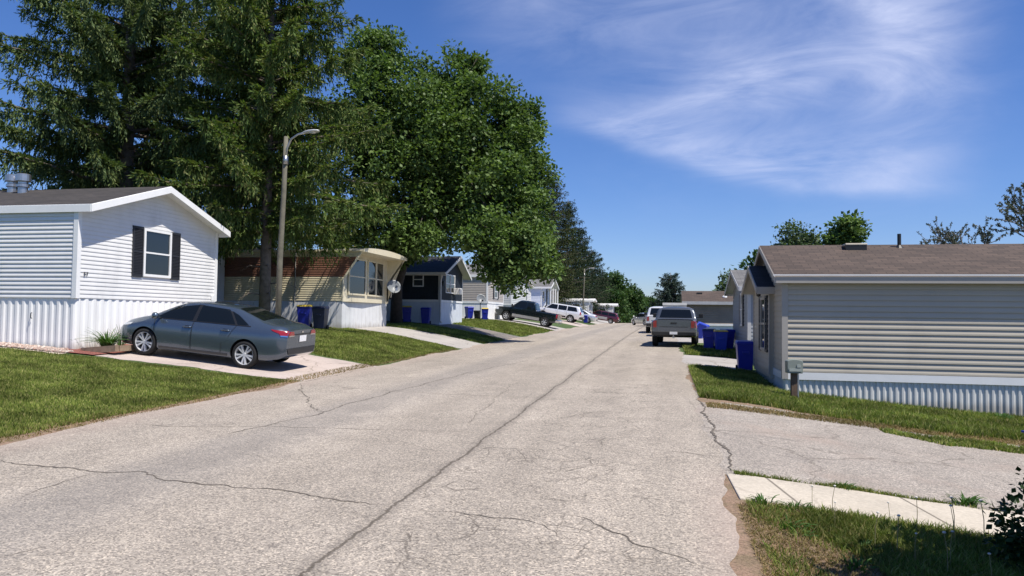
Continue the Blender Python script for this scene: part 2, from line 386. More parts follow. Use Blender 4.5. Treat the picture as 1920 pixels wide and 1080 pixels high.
def build_ground():
    xs = np.unique(np.concatenate([np.arange(-46, 46.01, 1.), np.arange(-18, 12, .4), [-7.8, .5], [-1500, -800, -400, -250, -170, -120, -90, -70, -56, 56, 70, 90, 120, 170, 250, 400, 800, 1500]]))
    ys = np.unique(np.concatenate([np.arange(-14, 170.01, 1.), np.arange(2, 64, .5), [-1500, -600, -250, -100, -50, -25, 180, 190, 200, 215, 230, 250, 280, 320, 400, 550, 800, 1200, 1800]]))
    XX, YY = np.meshgrid(xs, ys); Z = np.vectorize(terrain)(XX, YY)
    nx, ny = len(xs), len(ys)
    F = [(j*nx+i, j*nx+i+1, (j+1)*nx+i+1, (j+1)*nx+i) for j in range(ny-1) for i in range(nx-1)]
    o = np_obj('ground', np.stack([XX, YY, Z], -1), F, ground_mat(), smooth=True); o['kind'] = 'structure'
    A = road_mat()
    crack = mat('crack filler', (.115, .098, .08), .95, var=.35, vscale=12)
    mb = MB(); ny = 700
    n = 22; ye = np.concatenate([np.linspace(-8, 1.9, 60), np.linspace(2, 14, 420), np.linspace(14.06, 40, 300), np.linspace(40.25, 165, 260)])
    for y in ye:
        l = -7.85+.09*wob(y, .9, 1)+.03*wob(y, 3.1, 2); r = .56+.06*wob(y, 1.0, 3)+.028*wob(y, 3.3, 4)
        if y > 40: l += -(y-40)*.004
        for i in range(n+1):
            x = l+(r-l)*i/n; mb.v.append((x, y, terrain(x, y)+.010))
    mb.f = [(j*(n+1)+i, j*(n+1)+i+1, (j+1)*(n+1)+i+1, (j+1)*(n+1)+i) for j in range(len(ye)-1) for i in range(n)]
    mb.m = [0]*len(mb.f)
    rr = random.Random(3)
    for pl, wd in zip(CRACKS, CRW):
        P = []
        for a, b in zip(pl[:-1], pl[1:]):
            k = max(3, int(math.dist(a, b)/.07))
            for i in range(k): P.append((a[0]+(b[0]-a[0])*i/k, a[1]+(b[1]-a[1])*i/k))
        P.append(pl[-1])
        tot = len(P); ph = rr.random()*9; vs = []
        for i, (x, y) in enumerate(P):
            a = P[max(0, i-1)]; b = P[min(tot-1, i+1)]
            dx, dy = b[0]-a[0], b[1]-a[1]; L = math.hypot(dx, dy) or 1; nx_, ny_ = -dy/L, dx/L
            o_ = .035*wob(i*.07, 3.1, ph)+rr.uniform(-.022, .022)
            wv = wd*.40*(.35+abs(wob(i*.07, 2.2, ph+3))*.6+rr.random()*.5)*min(1, (i+1)/6, (tot-i)/6)
            x += nx_*o_; y += ny_*o_
            for s in (-1, 1): vs.append((x+nx_*wv*s, y+ny_*wv*s, terrain(x, y)+.0135))
        mb.add(vs, [(2*i, 2*i+2, 2*i+3, 2*i+1) for i in range(tot-1)], 1)
    o = mb.obj('road', [A, crack], smooth=True); o['kind'] = 'structure'
    def sheet(name, x0, x1, ya, yb, m, off=.005, nx=60, ny=24, jag=.06):
        q = MB()
        for i in range(nx+1):
            x = x0+(x1-x0)*i/nx
            a = ya(x)+jag*wob(x, 2.3, x0)+jag*.4*wob(x, 9, 1); b = yb(x)+jag*wob(x, 1.9, x1)+jag*.4*wob(x, 8, 2)
            for j in range(ny+1):
                y = a+(b-a)*j/ny; xx = x+jag*.5*wob(y, 2, 4)*(1 if i in (0, nx) else 0)
                q.v.append((xx, y, terrain(xx, y)+off))
        q.f = [(i*(ny+1)+j, (i+1)*(ny+1)+j, (i+1)*(ny+1)+j+1, i*(ny+1)+j+1) for i in range(nx) for j in range(ny)]
        q.m = [0]*len(q.f)
        o = q.obj(name, m, smooth=True); o['kind'] = 'structure'; return o
    cm = concrete_mat('pinkish drive concrete', (.43, .36, .32)); cm2 = concrete_mat('grey drive concrete', (.36, .335, .31))
    sheet('driveway', -14.2, -7.5, lambda x: 15.25+.035*(x+8), lambda x: 19.6+.25*max(0, -9-x)*.4, cm)
    sheet('driveway', -13.2, -7.6, lambda x: 28.4, lambda x: 32.2, cm2)
    sheet('driveway', -12.4, -7.6, lambda x: 36.9, lambda x: 40.9, road_mat('shade toned drive', False, (.17, .16, .15)))  # shade lying over this drive is put into its dark tone
    sheet('driveway', -15, -7.6, lambda x: 54.2+.1*(x+8), lambda x: 60.5, cm2)
    sheet('driveway', -15, -7.6, lambda x: 70, lambda x: 80, cm)
    sheet('driveway', -15, -7.6, lambda x: 90, lambda x: 112, cm2)
    AR = road_mat('weathered drive asphalt', False, (.318, .285, .25))
    sheet('driveway', .15, 16, lambda x: 8.0, lambda x: 14.3-.25*sst(1, 3, x)-.55*sst(2, 4.2, x)+.1*sst(4.5, 8, x), AR, .006, 90, 30)
    sheet('driveway', .15, 2.5, lambda x: 22.3, lambda x: 27.6, cm2, .006, 16, 20)
    sheet('driveway', .15, 6, lambda x: 37.5, lambda x: 45, cm2, .006)
    q = MB(); SL = concrete_mat('pale slab concrete', (.47, .42, .345), (1.25, .05, .18))
    n_ = 24
    for i in range(n_+1):
        x = .66+4.2*i/n_
        for y, dz in ((7.06, -.05), (7.06, .022), (8.05, .022), (8.05, -.05)): q.v.append((x+.04*wob(y, 2, 1)*(i == 0), y+.012*wob(x, 6, 2), terrain(x, y)+dz))
    for i in range(n_):
        for k in range(3): q.f.append((i*4+k, i*4+k+1, i*4+4+k+1, i*4+4+k)); q.m.append(0)
    q.f += [(0, 1, 2, 3)]; q.m += [0]
    o = q.obj('footpath', SL, bev=.012); o['kind'] = 'structure'
    sheet('footpath', -22, -13.6, lambda x: 14.55, lambda x: 14.85, concrete_mat('tan path concrete', (.50, .42, .33)), .012, 30, 4, .03)
    dm, t, b = new_mat('red bark mulch'); oc = t.coord(); nn = t.noise(oc, 30, 4, .7)
    t.put(b.inputs['Base Color'], t.mix(t.step(nn, .35, .65), (.09, .025, .018), (.34, .12, .09))); b.inputs['Roughness'].default_value = .95
    t.put(b.inputs['Normal'], t.bump(nn, 1, .03))
    sheet('mulch_bed', -14.3, -13.0, lambda x: 15.0, lambda x: 17.3, dm, .03, 20, 20, .03)
    # bare earth on the verge in the near right corner
    em, t, b = new_mat('dry earth and thatch'); oc = t.coord(); n1 = t.noise(oc, 5, 5, .7); n2 = t.noise(oc, 40, 4, .7)
    c = t.mix(t.step(n1, .35, .65), (.30, .20, .14), (.20, .15, .09)); c = t.mix(t.math('MULTIPLY', t.step(n2, .4, .7), .7), c, (.10, .065, .04))
    t.put(b.inputs['Base Color'], c); b.inputs['Roughness'].default_value = .95; t.put(b.inputs['Normal'], t.bump(n2, .8, .02))
    sheet('bare_earth', .1, 1.9, lambda x: 1.0, lambda x: 8.1, em, .004, 40, 80, .03)
    sheet('bare_earth', -8.3, -7.4, lambda x: 1.5, lambda x: 15.2, em, .007, 8, 120, .05)
    sheet('bare_earth', .1, 1.0, lambda x: 13.9, lambda x: 22.4, em, .007, 8, 60, .06)
    sheet('bare_earth', .9, 10, lambda x: 13.25 if x > 3 else 14.1-.25*sst(1, 3, x), lambda x: 14.6-.25*sst(1, 3, x)-.55*sst(2, 4.2, x), em, .005, 80, 8, .06)
    # stone strip along the white house
    V = []; F = []; rs = np.random.default_rng(5)
    base = np.array([(1, 0, 0), (-1, 0, 0), (0, 1, 0), (0, -1, 0), (0, 0, 1), (0, 0, -1)], float)
    tri = [(0, 2, 4), (2, 1, 4), (1, 3, 4), (3, 0, 4), (2, 0, 5), (1, 2, 5), (3, 1, 5), (0, 3, 5)]
    for i in range(2600):
        x = rs.uniform(-20, -13.7); y = rs.uniform(14.9, 15.5) if x < -14.05 else rs.uniform(14.9, 15.2)
        r = rs.uniform(.02, .055); q = base*r*rs.uniform(.6, 1.3, (6, 1))*np.array([1.2, 1, .7]); a = rs.uniform(0, 6.28); ca, sa = math.cos(a), math.sin(a)
        q = q@np.array([[ca, sa, 0], [-sa, ca, 0], [0, 0, 1]])+np.array([x, y, terrain(x, y)+.012+rs.uniform(0, .02)])
        F += [[k+len(V)*1 for k in t_] for t_ in tri]; V += list(q)
    o = np_obj('gravel', np.array(V), np.array(F), leaf_mat('river stone', [(.42, .33, .27), (.24, .17, .14), (.55, .48, .42), (.33, .2, .16)], 0, .8)); o['kind'] = 'stuff'
build_ground()

# ---------------------------------------------------------------- grass
def blades(name, label, n, region, hgt, wid, m, keep=None, seed=1, lean=.5, zoff=0):
    g = np.random.default_rng(seed)
    P = region(g, n)
    z = vterrain(P[:, 0], P[:, 1])+zoff; N = len(P)
    P3 = np.column_stack([P, z]); a = g.uniform(0, 2*PI, N); h = hgt*g.uniform(.45, 1.25, N); wd = wid*g.uniform(.6, 1.4, N)
    side = np.column_stack([np.cos(a), np.sin(a), np.zeros(N)])*wd[:, None]*.5
    b2 = g.uniform(0, 2*PI, N); ln = h*lean*g.uniform(.1, 1.2, N)
    tip = P3+np.column_stack([np.cos(b2)*ln, np.sin(b2)*ln, h])
    mid = P3+(tip-P3)*.55*np.array([.7, .7, 1.1])
    V = np.stack([P3-side, P3+side, mid+side*.8, tip, mid-side*.8], 1).reshape(-1, 3)
    i = np.arange(N)*5
    F = np.concatenate([np.column_stack([i, i+1, i+2, i+4])]); T = np.column_stack([i+4, i+2, i+3])
    me = bpy.data.meshes.new(name); me.vertices.add(len(V)); me.vertices.foreach_set('co', V.astype(np.float32).ravel())
    loops = np.concatenate([F.ravel(), T.ravel()]).astype(np.int32)
    me.loops.add(len(loops)); me.loops.foreach_set('vertex_index', loops)
    st = np.concatenate([np.arange(N)*4, N*4+np.arange(N)*3]).astype(np.int32)
    me.polygons.add(2*N); me.polygons.foreach_set('loop_start', st); me.update(calc_edges=True); me.materials.append(m)
    o = bpy.data.objects.new(name, me); COL.objects.link(o); tag(o, label, 'grass', None, 'stuff'); return o
def rect_region(x0, x1, ylo, yhi, edge=.05, clump=0):
    def f(g, n):
        out = []
        tot = 0
        while tot < n:
            x = g.uniform(x0, x1, n); y = g.uniform(-2, 60, n) if False else None
            lo = np.array([ylo(v) for v in x]); hi = np.array([yhi(v) for v in x])
            mx = (hi-lo).max(); keep = g.uniform(0, mx, n) < (hi-lo); x, lo, hi = x[keep], lo[keep], hi[keep]
            y = g.uniform(lo, hi)
            if clump:
                v = np.sin(x*2.1+1.3*np.sin(y*1.7))+np.sin(y*2.9+x*.8)+.6*np.sin(x*7+y*5)
                k = v+g.normal(0, .5, len(x)) > clump; x, y = x[k], y[k]
            out.append(np.column_stack([x, y])); tot += len(x)
        return np.concatenate(out)[:n]
    return f
GRASS = leaf_mat('lawn blade', [(.11, .15, .03), (.165, .21, .045), (.22, .25, .06), (.34, .31, .13)], .35, .6, 1.4, .55)
GRASS2 = leaf_mat('rough grass blade', [(.085, .13, .026), (.14, .19, .04), (.19, .23, .055), (.34, .29, .13)], .35, .6, 1.2, .55)
DRY = leaf_mat('dry grass blade', [(.22, .15, .08), (.30, .22, .12), (.14, .14, .04), (.20, .12, .07)], .25, .7)
def lawn_edge(x): return -7.9
blades('lawn_grass', 'short mown lawn between the road and the white house', 170000,
       rect_region(-17.5, -8.05, lambda x: max(2., 15.2-(-8-x)*9.0) if False else (7.0 if x > -9 else 8.5 if x > -11 else 10.), lambda x: 14.5+.06*max(0, x+16)+.05*wob(x, 3, 1)), .055, .013, GRASS, seed=2)
blades('lawn_grass', 'short lawn wedge between two driveways by the yellow trailer', 60000,
       rect_region(-13, -8.0, lambda x: 19.7+.12*(-8-x)+.06*wob(x, 4, 3), lambda x: 28.1+.06*wob(x, 3, 5)), .065, .018, GRASS, seed=3)
blades('lawn_grass', 'shaded grass strip in front of the navy house', 22000, rect_region(-13, -8.0, lambda x: 32.5, lambda x: 36.6), .08, .026, GRASS2, seed=4)
blades('lawn_grass', 'grass patch between the dark drive and the dark pickup', 26000, rect_region(-13.5, -8.0, lambda x: 41.2, lambda x: 53.6), .09, .03, GRASS, seed=5)
blades('verge_grass', 'uncut green grass along the corrugated skirting of the tan house', 70000,
       rect_region(.75, 9.5, lambda x: 14.5-.25*sst(1, 3, x)-.5*sst(2, 4.2, x)+.1*sst(4.5, 8, x)+.07*wob(x, 3, 2), lambda x: 17.42), .11, .016, GRASS2, seed=6, lean=.7)
blades('verge_grass', 'uncut grass wedge between the road and the tan house gable', 42000,
       rect_region(.62, 2.4, lambda x: 14.6, lambda x: 22.1-.3*abs(wob(x, 5, 3))), .12, .018, GRASS2, seed=7, lean=.7)
blades('verge_grass', 'ragged island of grass and weeds in the asphalt drive', 12000,
       rect_region(3.4, 9, lambda x: 12.35+.1*wob(x, 3, 7)+.5*(1-sst(3.4, 4.4, x)), lambda x: 13.15+.1*wob(x, 4, 8)), .06, .016, GRASS2, seed=8, lean=.9)
blades('verge_grass', 'grass beside the footpath in the near right corner', 60000,
       rect_region(1.15, 4.6, lambda x: 3.6+2.6*(1-sst(1.1, 2.1, x)) , lambda x: 7.02), .07, .008, GRASS2, seed=9, lean=1.0)
blades('verge_grass', 'sparse grass thinning out over the bare brown corner', 5200, rect_region(.7, 1.9, lambda x: 4.2, lambda x: 7.0, clump=.55), .06, .008, GRASS2, seed=21, lean=1.2)
blades('verge_grass', 'dry brown thatch on the bare corner beside the road', 36000,
       rect_region(.62, 2.5, lambda x: 3.6, lambda x: 6.9), .03, .007, DRY, seed=10, lean=2.2)
blades('verge_grass', 'dry grass fringe along the left road edge', 9000, rect_region(-8.3, -7.85, lambda x: 5, lambda x: 28), .04, .012, DRY, seed=12, lean=1.8)
blades('verge_grass', 'dry grass fringe by the drive under the tan house', 9000, rect_region(.7, 8, lambda x: 13.3, lambda x: 13.9), .05, .012, DRY, seed=13, lean=1.8)
blades('verge_grass', 'grass growing in the gap between slab and drive', 1800, rect_region(.7, 3.2, lambda x: 8.04, lambda x: 8.04+.12*max(.1, abs(wob(x, 2, 4)))), .05, .010, GRASS2, seed=14, lean=1.2)
blades('verge_grass', 'grass strip by the blue bins past the tan house', 16000, rect_region(.7, 2.8, lambda x: 27.7, lambda x: 33.5), .12, .03, GRASS2, seed=15)
blades('verge_grass', 'grass in front of the brown house', 9000, rect_region(.8, 8, lambda x: 45.2, lambda x: 49.6), .12, .05, GRASS2, seed=16)
# ---------------------------------------------------------------- buildings
GLASS = mat('house window glass', (.012, .016, .02), .04, var=0, spec=.8)
WHITE = mat('white vinyl trim', (.78, .78, .77), .45, var=.04)
def shingle(name, col):
    m, t, b = new_mat(name); oc = t.coord()
    br = t.node('ShaderNodeTexBrick'); br.offset = .5
    X, Y, Z = t.xyz(oc); cv = t.node('ShaderNodeCombineXYZ'); t.put(cv.inputs[0], X); t.put(cv.inputs[1], Y)
    t.put(br.inputs['Vector'], cv.outputs[0])
    br.inputs['Color1'].default_value = (.72, .72, .72, 1); br.inputs['Color2'].default_value = (1.18, 1.15, 1.12, 1); br.inputs['Mortar'].default_value = (.42, .42, .42, 1)
    br.inputs['Scale'].default_value = 1; br.inputs['Mortar Size'].default_value = .010; br.inputs['Brick Width'].default_value = .33; br.inputs['Row Height'].default_value = .14
    br.inputs['Mortar Smooth'].default_value = .3
    n = t.noise(oc, 60, 3, .7); n2 = t.noise(oc, .6, 4)
    c = t.mix(1., tuple(col)+(1,), br.outputs[0], 'MULTIPLY')
    c = t.mix(1., c, _grey(t, t.rng(n, .3, .7, .75, 1.25)), 'MULTIPLY'); c = t.mix(1., c, _grey(t, t.rng(n2, .3, .7, .85, 1.15)), 'MULTIPLY')
    t.put(b.inputs['Base Color'], c); b.inputs['Roughness'].default_value = .92
    t.put(b.inputs['Normal'], t.bump(br.outputs['Fac'], -.5, .02)); return m
SH_BROWN = shingle('brown asphalt shingle', (.082, .060, .048)); SH_DARK = shingle('dark brown shingle', (.045, .04, .038)); SH_GREY = shingle('grey shingle', (.15, .15, .15)); SH_NAVY = shingle('near black shingle', (.022, .024, .03))

def siding(mb, P, a0, a1, h0, top, lap=.11, dep=.014, gable=None, mi=0):
    """lap siding; P(a, h, o) -> point; top: height at the eave; gable=(a_ridge, slope): rises to a ridge"""
    def lim(h):
        if gable is None or h <= top: return a0, a1
        ar, m = gable; return min(ar, a0+(h-top)/m), max(ar, a1-(h-top)/m)
    hm = top if gable is None else top+gable[1]*(gable[0]-a0)
    h = h0; g = .010
    while h < hm-.004:
        h1 = min(h+lap, hm); l0, r0 = lim(h+g); l1, r1 = lim(h1); ll, rl = lim(h)
        mb.quad(P(ll, h, -.002), P(rl, h, -.002), P(r0, h+g, -.002), P(l0, h+g, -.002), mi)
        mb.quad(P(l0, h+g, -.002), P(r0, h+g, -.002), P(r0, h+g, dep), P(l0, h+g, dep), mi)
        hc = h+lap*.36
        if h1 > hc:
            lc, rc = lim(hc)
            mb.quad(P(l0, h+g, dep), P(r0, h+g, dep), P(rc, hc, dep*.92), P(lc, hc, dep*.92), mi)
            mb.quad(P(lc, hc, dep*.92), P(rc, hc, dep*.92), P(r1, h1, .001), P(l1, h1, .001), mi)
        elif h1 > h+g: mb.quad(P(l0, h+g, dep), P(r0, h+g, dep), P(r1, h1, .001), P(l1, h1, .001), mi)
        h += lap
def boards(mb, P, a0, a1, h0, top, w=.2, dep=.012, gable=None, mi=0):
    a = a0
    def hh(x): return top if gable is None else top+gable[1]*(min(x, 2*gable[0]-x)-a0)
    while a < a1-.01:
        b = min(a+w, a1); g = .012
        mb.quad(P(a, h0, 0), P(a+g, h0, 0), P(a+g, hh(a+g), 0), P(a, hh(a), 0), mi)
        mb.quad(P(a+g, h0, 0), P(a+g, h0, dep), P(a+g, hh(a+g), dep), P(a+g, hh(a+g), 0), mi)
        xs = [a+g, b]
        if gable and a+g < gable[0] < b: xs = [a+g, gable[0], b]
        for c, d in zip(xs[:-1], xs[1:]): mb.quad(P(c, h0, dep), P(d, h0, dep), P(d, hh(d), dep), P(c, hh(c), dep), mi)
        mb.quad(P(b, h0, dep), P(b, h0, 0), P(b, hh(b), 0), P(b, hh(b), dep), mi)
        a = b
def corrug(mb, P, a0, a1, h0, h1, p=.16, dep=.022, mi=0):
    a = a0; pts = []
    while a < a1-.001:
        for f, o in ((0, 0), (.18, dep), (.5, dep), (.68, 0)):
            if a+f*p <= a1: pts.append((a+f*p, o))
        a += p
    pts.append((a1, pts[-1][1]))
    for (a, o), (b, q) in zip(pts[:-1], pts[1:]): mb.quad(P(a, h0, o), P(b, h0, q), P(b, h1, q), P(a, h1, o), mi)
def wbox(mb, P, a0, a1, h0, h1, o0, o1, mi=0):
    mb.hexa([P(a0, h0, o0), P(a1, h0, o0), P(a1, h0, o1), P(a0, h0, o1), P(a0, h1, o0), P(a1, h1, o0), P(a1, h1, o1), P(a0, h1, o1)], mi)
def window(par, P, a0, a1, h0, h1, fm=WHITE, fw=.07, rail=True, mull=(), name='window', glass=None, grid=0):
    mb = MB()
    for q in ((a0, a0+fw, h0, h1), (a1-fw, a1, h0, h1), (a0+fw, a1-fw, h0, h0+fw), (a0+fw, a1-fw, h1-fw, h1)): wbox(mb, P, *q, .0, .055)
    if rail: hmid = (h0+h1)/2; wbox(mb, P, a0+fw, a1-fw, hmid-.022, hmid+.022, .0, .045)
    for a in mull: wbox(mb, P, a-.035, a+.035, h0+fw, h1-fw, .002, .052)
    if grid:
        for i in range(1, grid): a = a0+(a1-a0)*i/grid; wbox(mb, P, a-.01, a+.01, h0+fw, h1-fw, .001, .042)
    f = mb.obj(name, fm, par)
    g = MB(); wbox(g, P, a0+fw*.6, a1-fw*.6, h0+fw*.6, h1-fw*.6, -.01, .026); g.obj('pane', glass or GLASS, f); return f
def shutter(par, P, a0, a1, h0, h1, m):
    mb = MB(); wbox(mb, P, a0, a0+.035, h0, h1, .0, .05); wbox(mb, P, a1-.035, a1, h0, h1, .0, .05)
    for h in (h0, (h0+h1)/2-.03, h1-.06): wbox(mb, P, a0+.035, a1-.035, h, h+.06, .0, .048)
    h = h0+.07
    while h < h1-.08:
        if abs(h-(h0+h1)/2) > .05: mb.quad(P(a0+.035, h, .044), P(a1-.035, h, .044), P(a1-.035, h+.04, .018), P(a0+.035, h+.04, .018))
        h += .042
    wbox(mb, P, a0+.03, a1-.03, h0+.01, h1-.01, -.01, .016)
    mb.obj('shutter', m, par)

def gable_home(name, label, cat, loc, sgn, W, L, floor, eave, ridge, wm, roofm, trim=WHITE, skm=WHITE, lap=.11, dep=.014, oe=.12, orr=.35, fasc=.16,
               style='lap', sdep=None, sk='corr', skp=.16, band=None, ridge_u=None, gl=None, group=None, back=True):
    """front gable at local x=0, faces +x*sgn; near side wall at y=0 (faces -y); depth runs away from the road"""
    o = thing(name, label, cat, loc, 0, group)
    D = lambda d: -sgn*d
    Ps = lambda a, h, q: (D(a), -q, h)              # near side wall, a = depth
    Pf = lambda a, h, q: (sgn*q, a, h)              # front gable, a = along y
    Pb = lambda a, h, q: (D(a), W+q, h)
    ru = W/2 if ridge_u is None else ridge_u
    m = (ridge-eave)/ru
    mb = MB()
    fn = siding if style == 'lap' else boards
    kw = dict(lap=lap, dep=dep) if style == 'lap' else dict(w=.2, dep=dep)
    ft = floor+(band or 0)
    ks = dict(kw, dep=sdep or dep); fn(mb, Ps, 0, L, ft, eave, **ks)
    fn(mb, Pf, 0, W, ft, eave, gable=(ru, m), **kw)
    mb.quad(Pb(0, floor, 0), Pb(L, floor, 0), Pb(L, eave, 0), Pb(0, eave, 0))
    mb.add([(D(L), 0, floor), (D(L), W, floor), (D(L), W, eave), (D(L), ru, ridge), (D(L), 0, eave)], [(0, 1, 2, 3, 4)])
    mb.quad((0, 0, floor), (D(L), 0, floor), (D(L), W, floor), (0, W, floor))
    mb.obj('wall', wm, o)
    tb = MB()
    q = max(dep, sdep or 0)+.012
    tb.box(min(0, sgn*q), -q, floor, max(0, sgn*q), 0, eave)                        # corner post
    wbox(tb, Ps, 0.0, .09, floor, eave, .0005, q); wbox(tb, Pf, 0.0, .09, floor, eave, .0005, q-.002)
    t2 = MB(); wbox(t2, Pf, W-.09, W, floor, eave, .0005, q); t2.box(min(0, sgn*(q-.003)), W, floor, max(0, sgn*(q-.003)), W+q, eave); t2.obj('corner_trim', trim, o)
    tb.obj('corner_trim', trim, o)
    s = MB()
    if sk == 'corr':
        corrug(s, lambda a, h, k: (D(a), -k+.02, h), 0.02, L, -.5, floor, skp); corrug(s, lambda a, h, k: (sgn*(k-.02), a, h), .02, W, -.5, floor, skp*1.3)
    else:
        boards(s, lambda a, h, k: (D(a), -k+.01, h), 0.0, L, -.5, floor, .3, .01); boards(s, lambda a, h, k: (sgn*(k-.01), a, h), 0, W, -.5, floor, .3, .01)
    s.quad((0, W, -.5), (D(L), W, -.5), (D(L), W, floor), (0, W, floor)); s.quad((D(L), 0, -.5), (D(L), W, -.5), (D(L), W, floor), (D(L), 0, floor))
    s.obj('skirting', skm, o)
    if band:
        b = MB(); wbox(b, Ps, 0, L, floor-.01, ft, .0, .03); wbox(b, Pf, 0, W, floor-.01, ft, .0, .03)
        b.box(min(0, sgn*.03), -.03, floor-.01, max(0, sgn*.03), 0, ft); b.obj('skirting_band', WHITE, o)
    th = .07
    mr = (ridge-eave)/(W-ru)
    r = MB()
    sec = [(-oe, eave-oe*m), (ru, ridge), (W+oe, eave-oe*mr), (W+oe, eave-oe*mr+th), (ru, ridge+th), (-oe, eave-oe*m+th)]
    x0, x1 = D(-orr), D(L+.2)
    A = [(x0, y, z) for y, z in sec]; B = [(x1, y, z) for y, z in sec]; n = 6
    r.add(A+B, [tuple(range(6)), tuple(range(6, 12))[::-1]], 1)
    for i, mi in zip(range(6), (1, 1, 1, 0, 0, 1)): r.quad(A[i], A[(i+1) % 6], B[(i+1) % 6], B[i], mi)
    ro = r.obj('roof', [roofm, trim], o)
    f = MB()   # rake boards and eave fascia, proud of the slab
    e0, e1 = D(-orr-.018), D(-orr+.012)
    for ya, za, yb, zb in ((-oe-.012, eave-(oe+.012)*m, ru, ridge), (ru, ridge, W+oe+.012, eave-(oe+.012)*mr)):
        f.hexa([(e0, ya, za+th-fasc-.015), (e1, ya, za+th-fasc-.015), (e1, yb, zb+th-fasc-.015), (e0, yb, zb+th-fasc-.015), (e0, ya, za+th-.012), (e1, ya, za+th-.012), (e1, yb, zb+th-.012), (e0, yb, zb+th-.012)])
    ez = eave-oe*m
    f.box(min(e1, x1), -oe-.022, ez+th-fasc-.02, max(e1, x1), -oe-.002, ez+th-.015)
    f.box(min(e1, x1), W+oe+.002, ez+th-fasc-.02, max(e1, x1), W+oe+.022, ez+th-.015)
    if oe > .08: f.box(min(D(-orr+.02), x1), -oe, ez+th-fasc-.02, max(D(-orr+.02), x1), -.002, ez+th-fasc)   # soffit
    f.obj('fascia', trim, o)
    return o, Ps, Pf, D
def roof_vent(par, x, y, z, h=.45, r=.16, m=None):
    mb = MB(); mb.lathe([(0, -.3), (r*.75, -.3), (r*.75, h*.55), (r*.8, h*.6), (r*1.15, h*.6), (r*1.15, h*.95), (r*.9, h), (0, h*1.02)], 20, c=(x, y, z)); mb.lathe([(r*.77, h*.25), (r*.95, h*.28), (r*.95, h*.42), (r*.77, h*.45)], 20, c=(x, y, z))
    return mb.obj('roof_vent', m, par, smooth=False)
METAL = mat('galvanised metal', (.45, .45, .46), .35, .9, var=.2)
BLACK = mat('black plastic', (.012, .012, .013), .45, var=.1)
DKSH = mat('charcoal shutter', (.022, .024, .03), .5, var=.08)
RUB = mat('tyre rubber', (.012, .012, .012), .85, var=.2)

# 1. white home at the left
z0 = .85
WS = mat('white vinyl siding', (.70, .695, .685), .5, var=.05, dirt=((.42, .41, .40), .3))
WSK = mat('white skirting panel', (.80, .80, .79), .45, var=.05, vscale=1.2, dirt=((.5, .46, .4), .22), splash=.22)
h57, Ps, Pf, D = gable_home('mobile_home', 'white mobile home with black shuttered gable window and house number 57', 'house', (-14.0, 15.55, z0), 1, 5.7, 15, 1.22, 3.45, 4.36, WS, SH_DARK, skm=WSK, lap=.105, dep=.0125, sdep=.024, oe=.06, orr=.42, fasc=.17, skp=.20)
window(h57, Pf, 2.30, 3.45, 1.88, 3.20)
shutter(h57, Pf, 1.88, 2.28, 1.85, 3.22, DKSH); shutter(h57, Pf, 3.47, 3.85, 1.85, 3.22, DKSH)
for x, y, k in ((-4.6, 2.6, 1.1), (-3.98, 2.35, 1.2), (-4.85, 3.0, 1.05)): roof_vent(h57, x, y, 3.45+.32*min(y, 5.7-y)+.07, .44*k, .17, METAL)
mb = MB(); mb.box(.02, 5.45, 1.28, .06, 5.58, 1.45); mb.obj('outlet_box', WHITE, h57, bev=.008)
mb = MB(); mb.tube([(-1.2, -.03, .72), (-1.2, -.06, .74), (-1.2, -.06, .84), (-1.2, -.03, .86)], .012, 6); mb.obj('access_latch', BLACK, h57)
tx = bpy.data.curves.new('house_number', 'FONT'); tx.body = '57'; tx.size = .13; tx.extrude = .006; tx.space_character = 1.25
to = bpy.data.objects.new('tmp', tx); COL.objects.link(to); bpy.context.view_layer.update()
me = bpy.data.meshes.new_from_object(to.evaluated_get(bpy.context.evaluated_depsgraph_get())); COL.objects.unlink(to); bpy.data.objects.remove(to)
no = bpy.data.objects.new('house_number', me); COL.objects.link(no); no.parent = h57; no.location = (.03, .20, 1.78); no.rotation_euler = (PI/2, 0, PI/2); me.materials.clear(); me.materials.append(BLACK)

# 2. cream and brown trailer with slanted bay front
CREAM = mat('cream aluminium', (.62, .55, .38), .45, var=.06, dirt=((.35, .28, .18), .3))
BROWNB = mat('rust brown band', (.19, .092, .062), .5, var=.08)
CRTRIM = mat('cream trim paint', (.66, .60, .45), .5, var=.05, dirt=((.4, .32, .2), .3))
z0y = 1.19
ty = thing('trailer_home', 'old cream trailer home with rust brown stripe and slanted window bay front', 'house', (-12.5, 27.4, z0y))
Wy, Ly = 4.8, 16
def fx(h): return max(0., (h-1.94)/1.18)*.8       # fin leans forward above the sill line
mb = MB(); h = 1.08; fl, tp = 1.08, 3.1
lap = .088
while h < tp-.01:
    h1 = min(h+lap, tp); mi = 1 if 2.0 <= h < 2.80 else 0; hm = (h+h1)/2
    for (ha, qa), (hb, qb) in (((h, 0), (h+lap*.25, .016)), ((h+lap*.25, .016), (h+lap*.6, .016)), ((h+lap*.6, .016), (h1, 0))):
        mb.quad((-Ly, -qa, ha), (fx(ha), -qa, ha), (fx(hb), -qb, hb), (-Ly, -qb, hb), mi)
    h += lap
mb.quad((-Ly, Wy, fl), (0, Wy, fl), (fx(tp), Wy, tp), (-Ly, Wy, tp)); mb.quad((-Ly, 0, fl), (-Ly, Wy, fl), (-Ly, Wy, tp), (-Ly, 0, tp))
mb.obj('wall', [CREAM, BROWNB], ty)
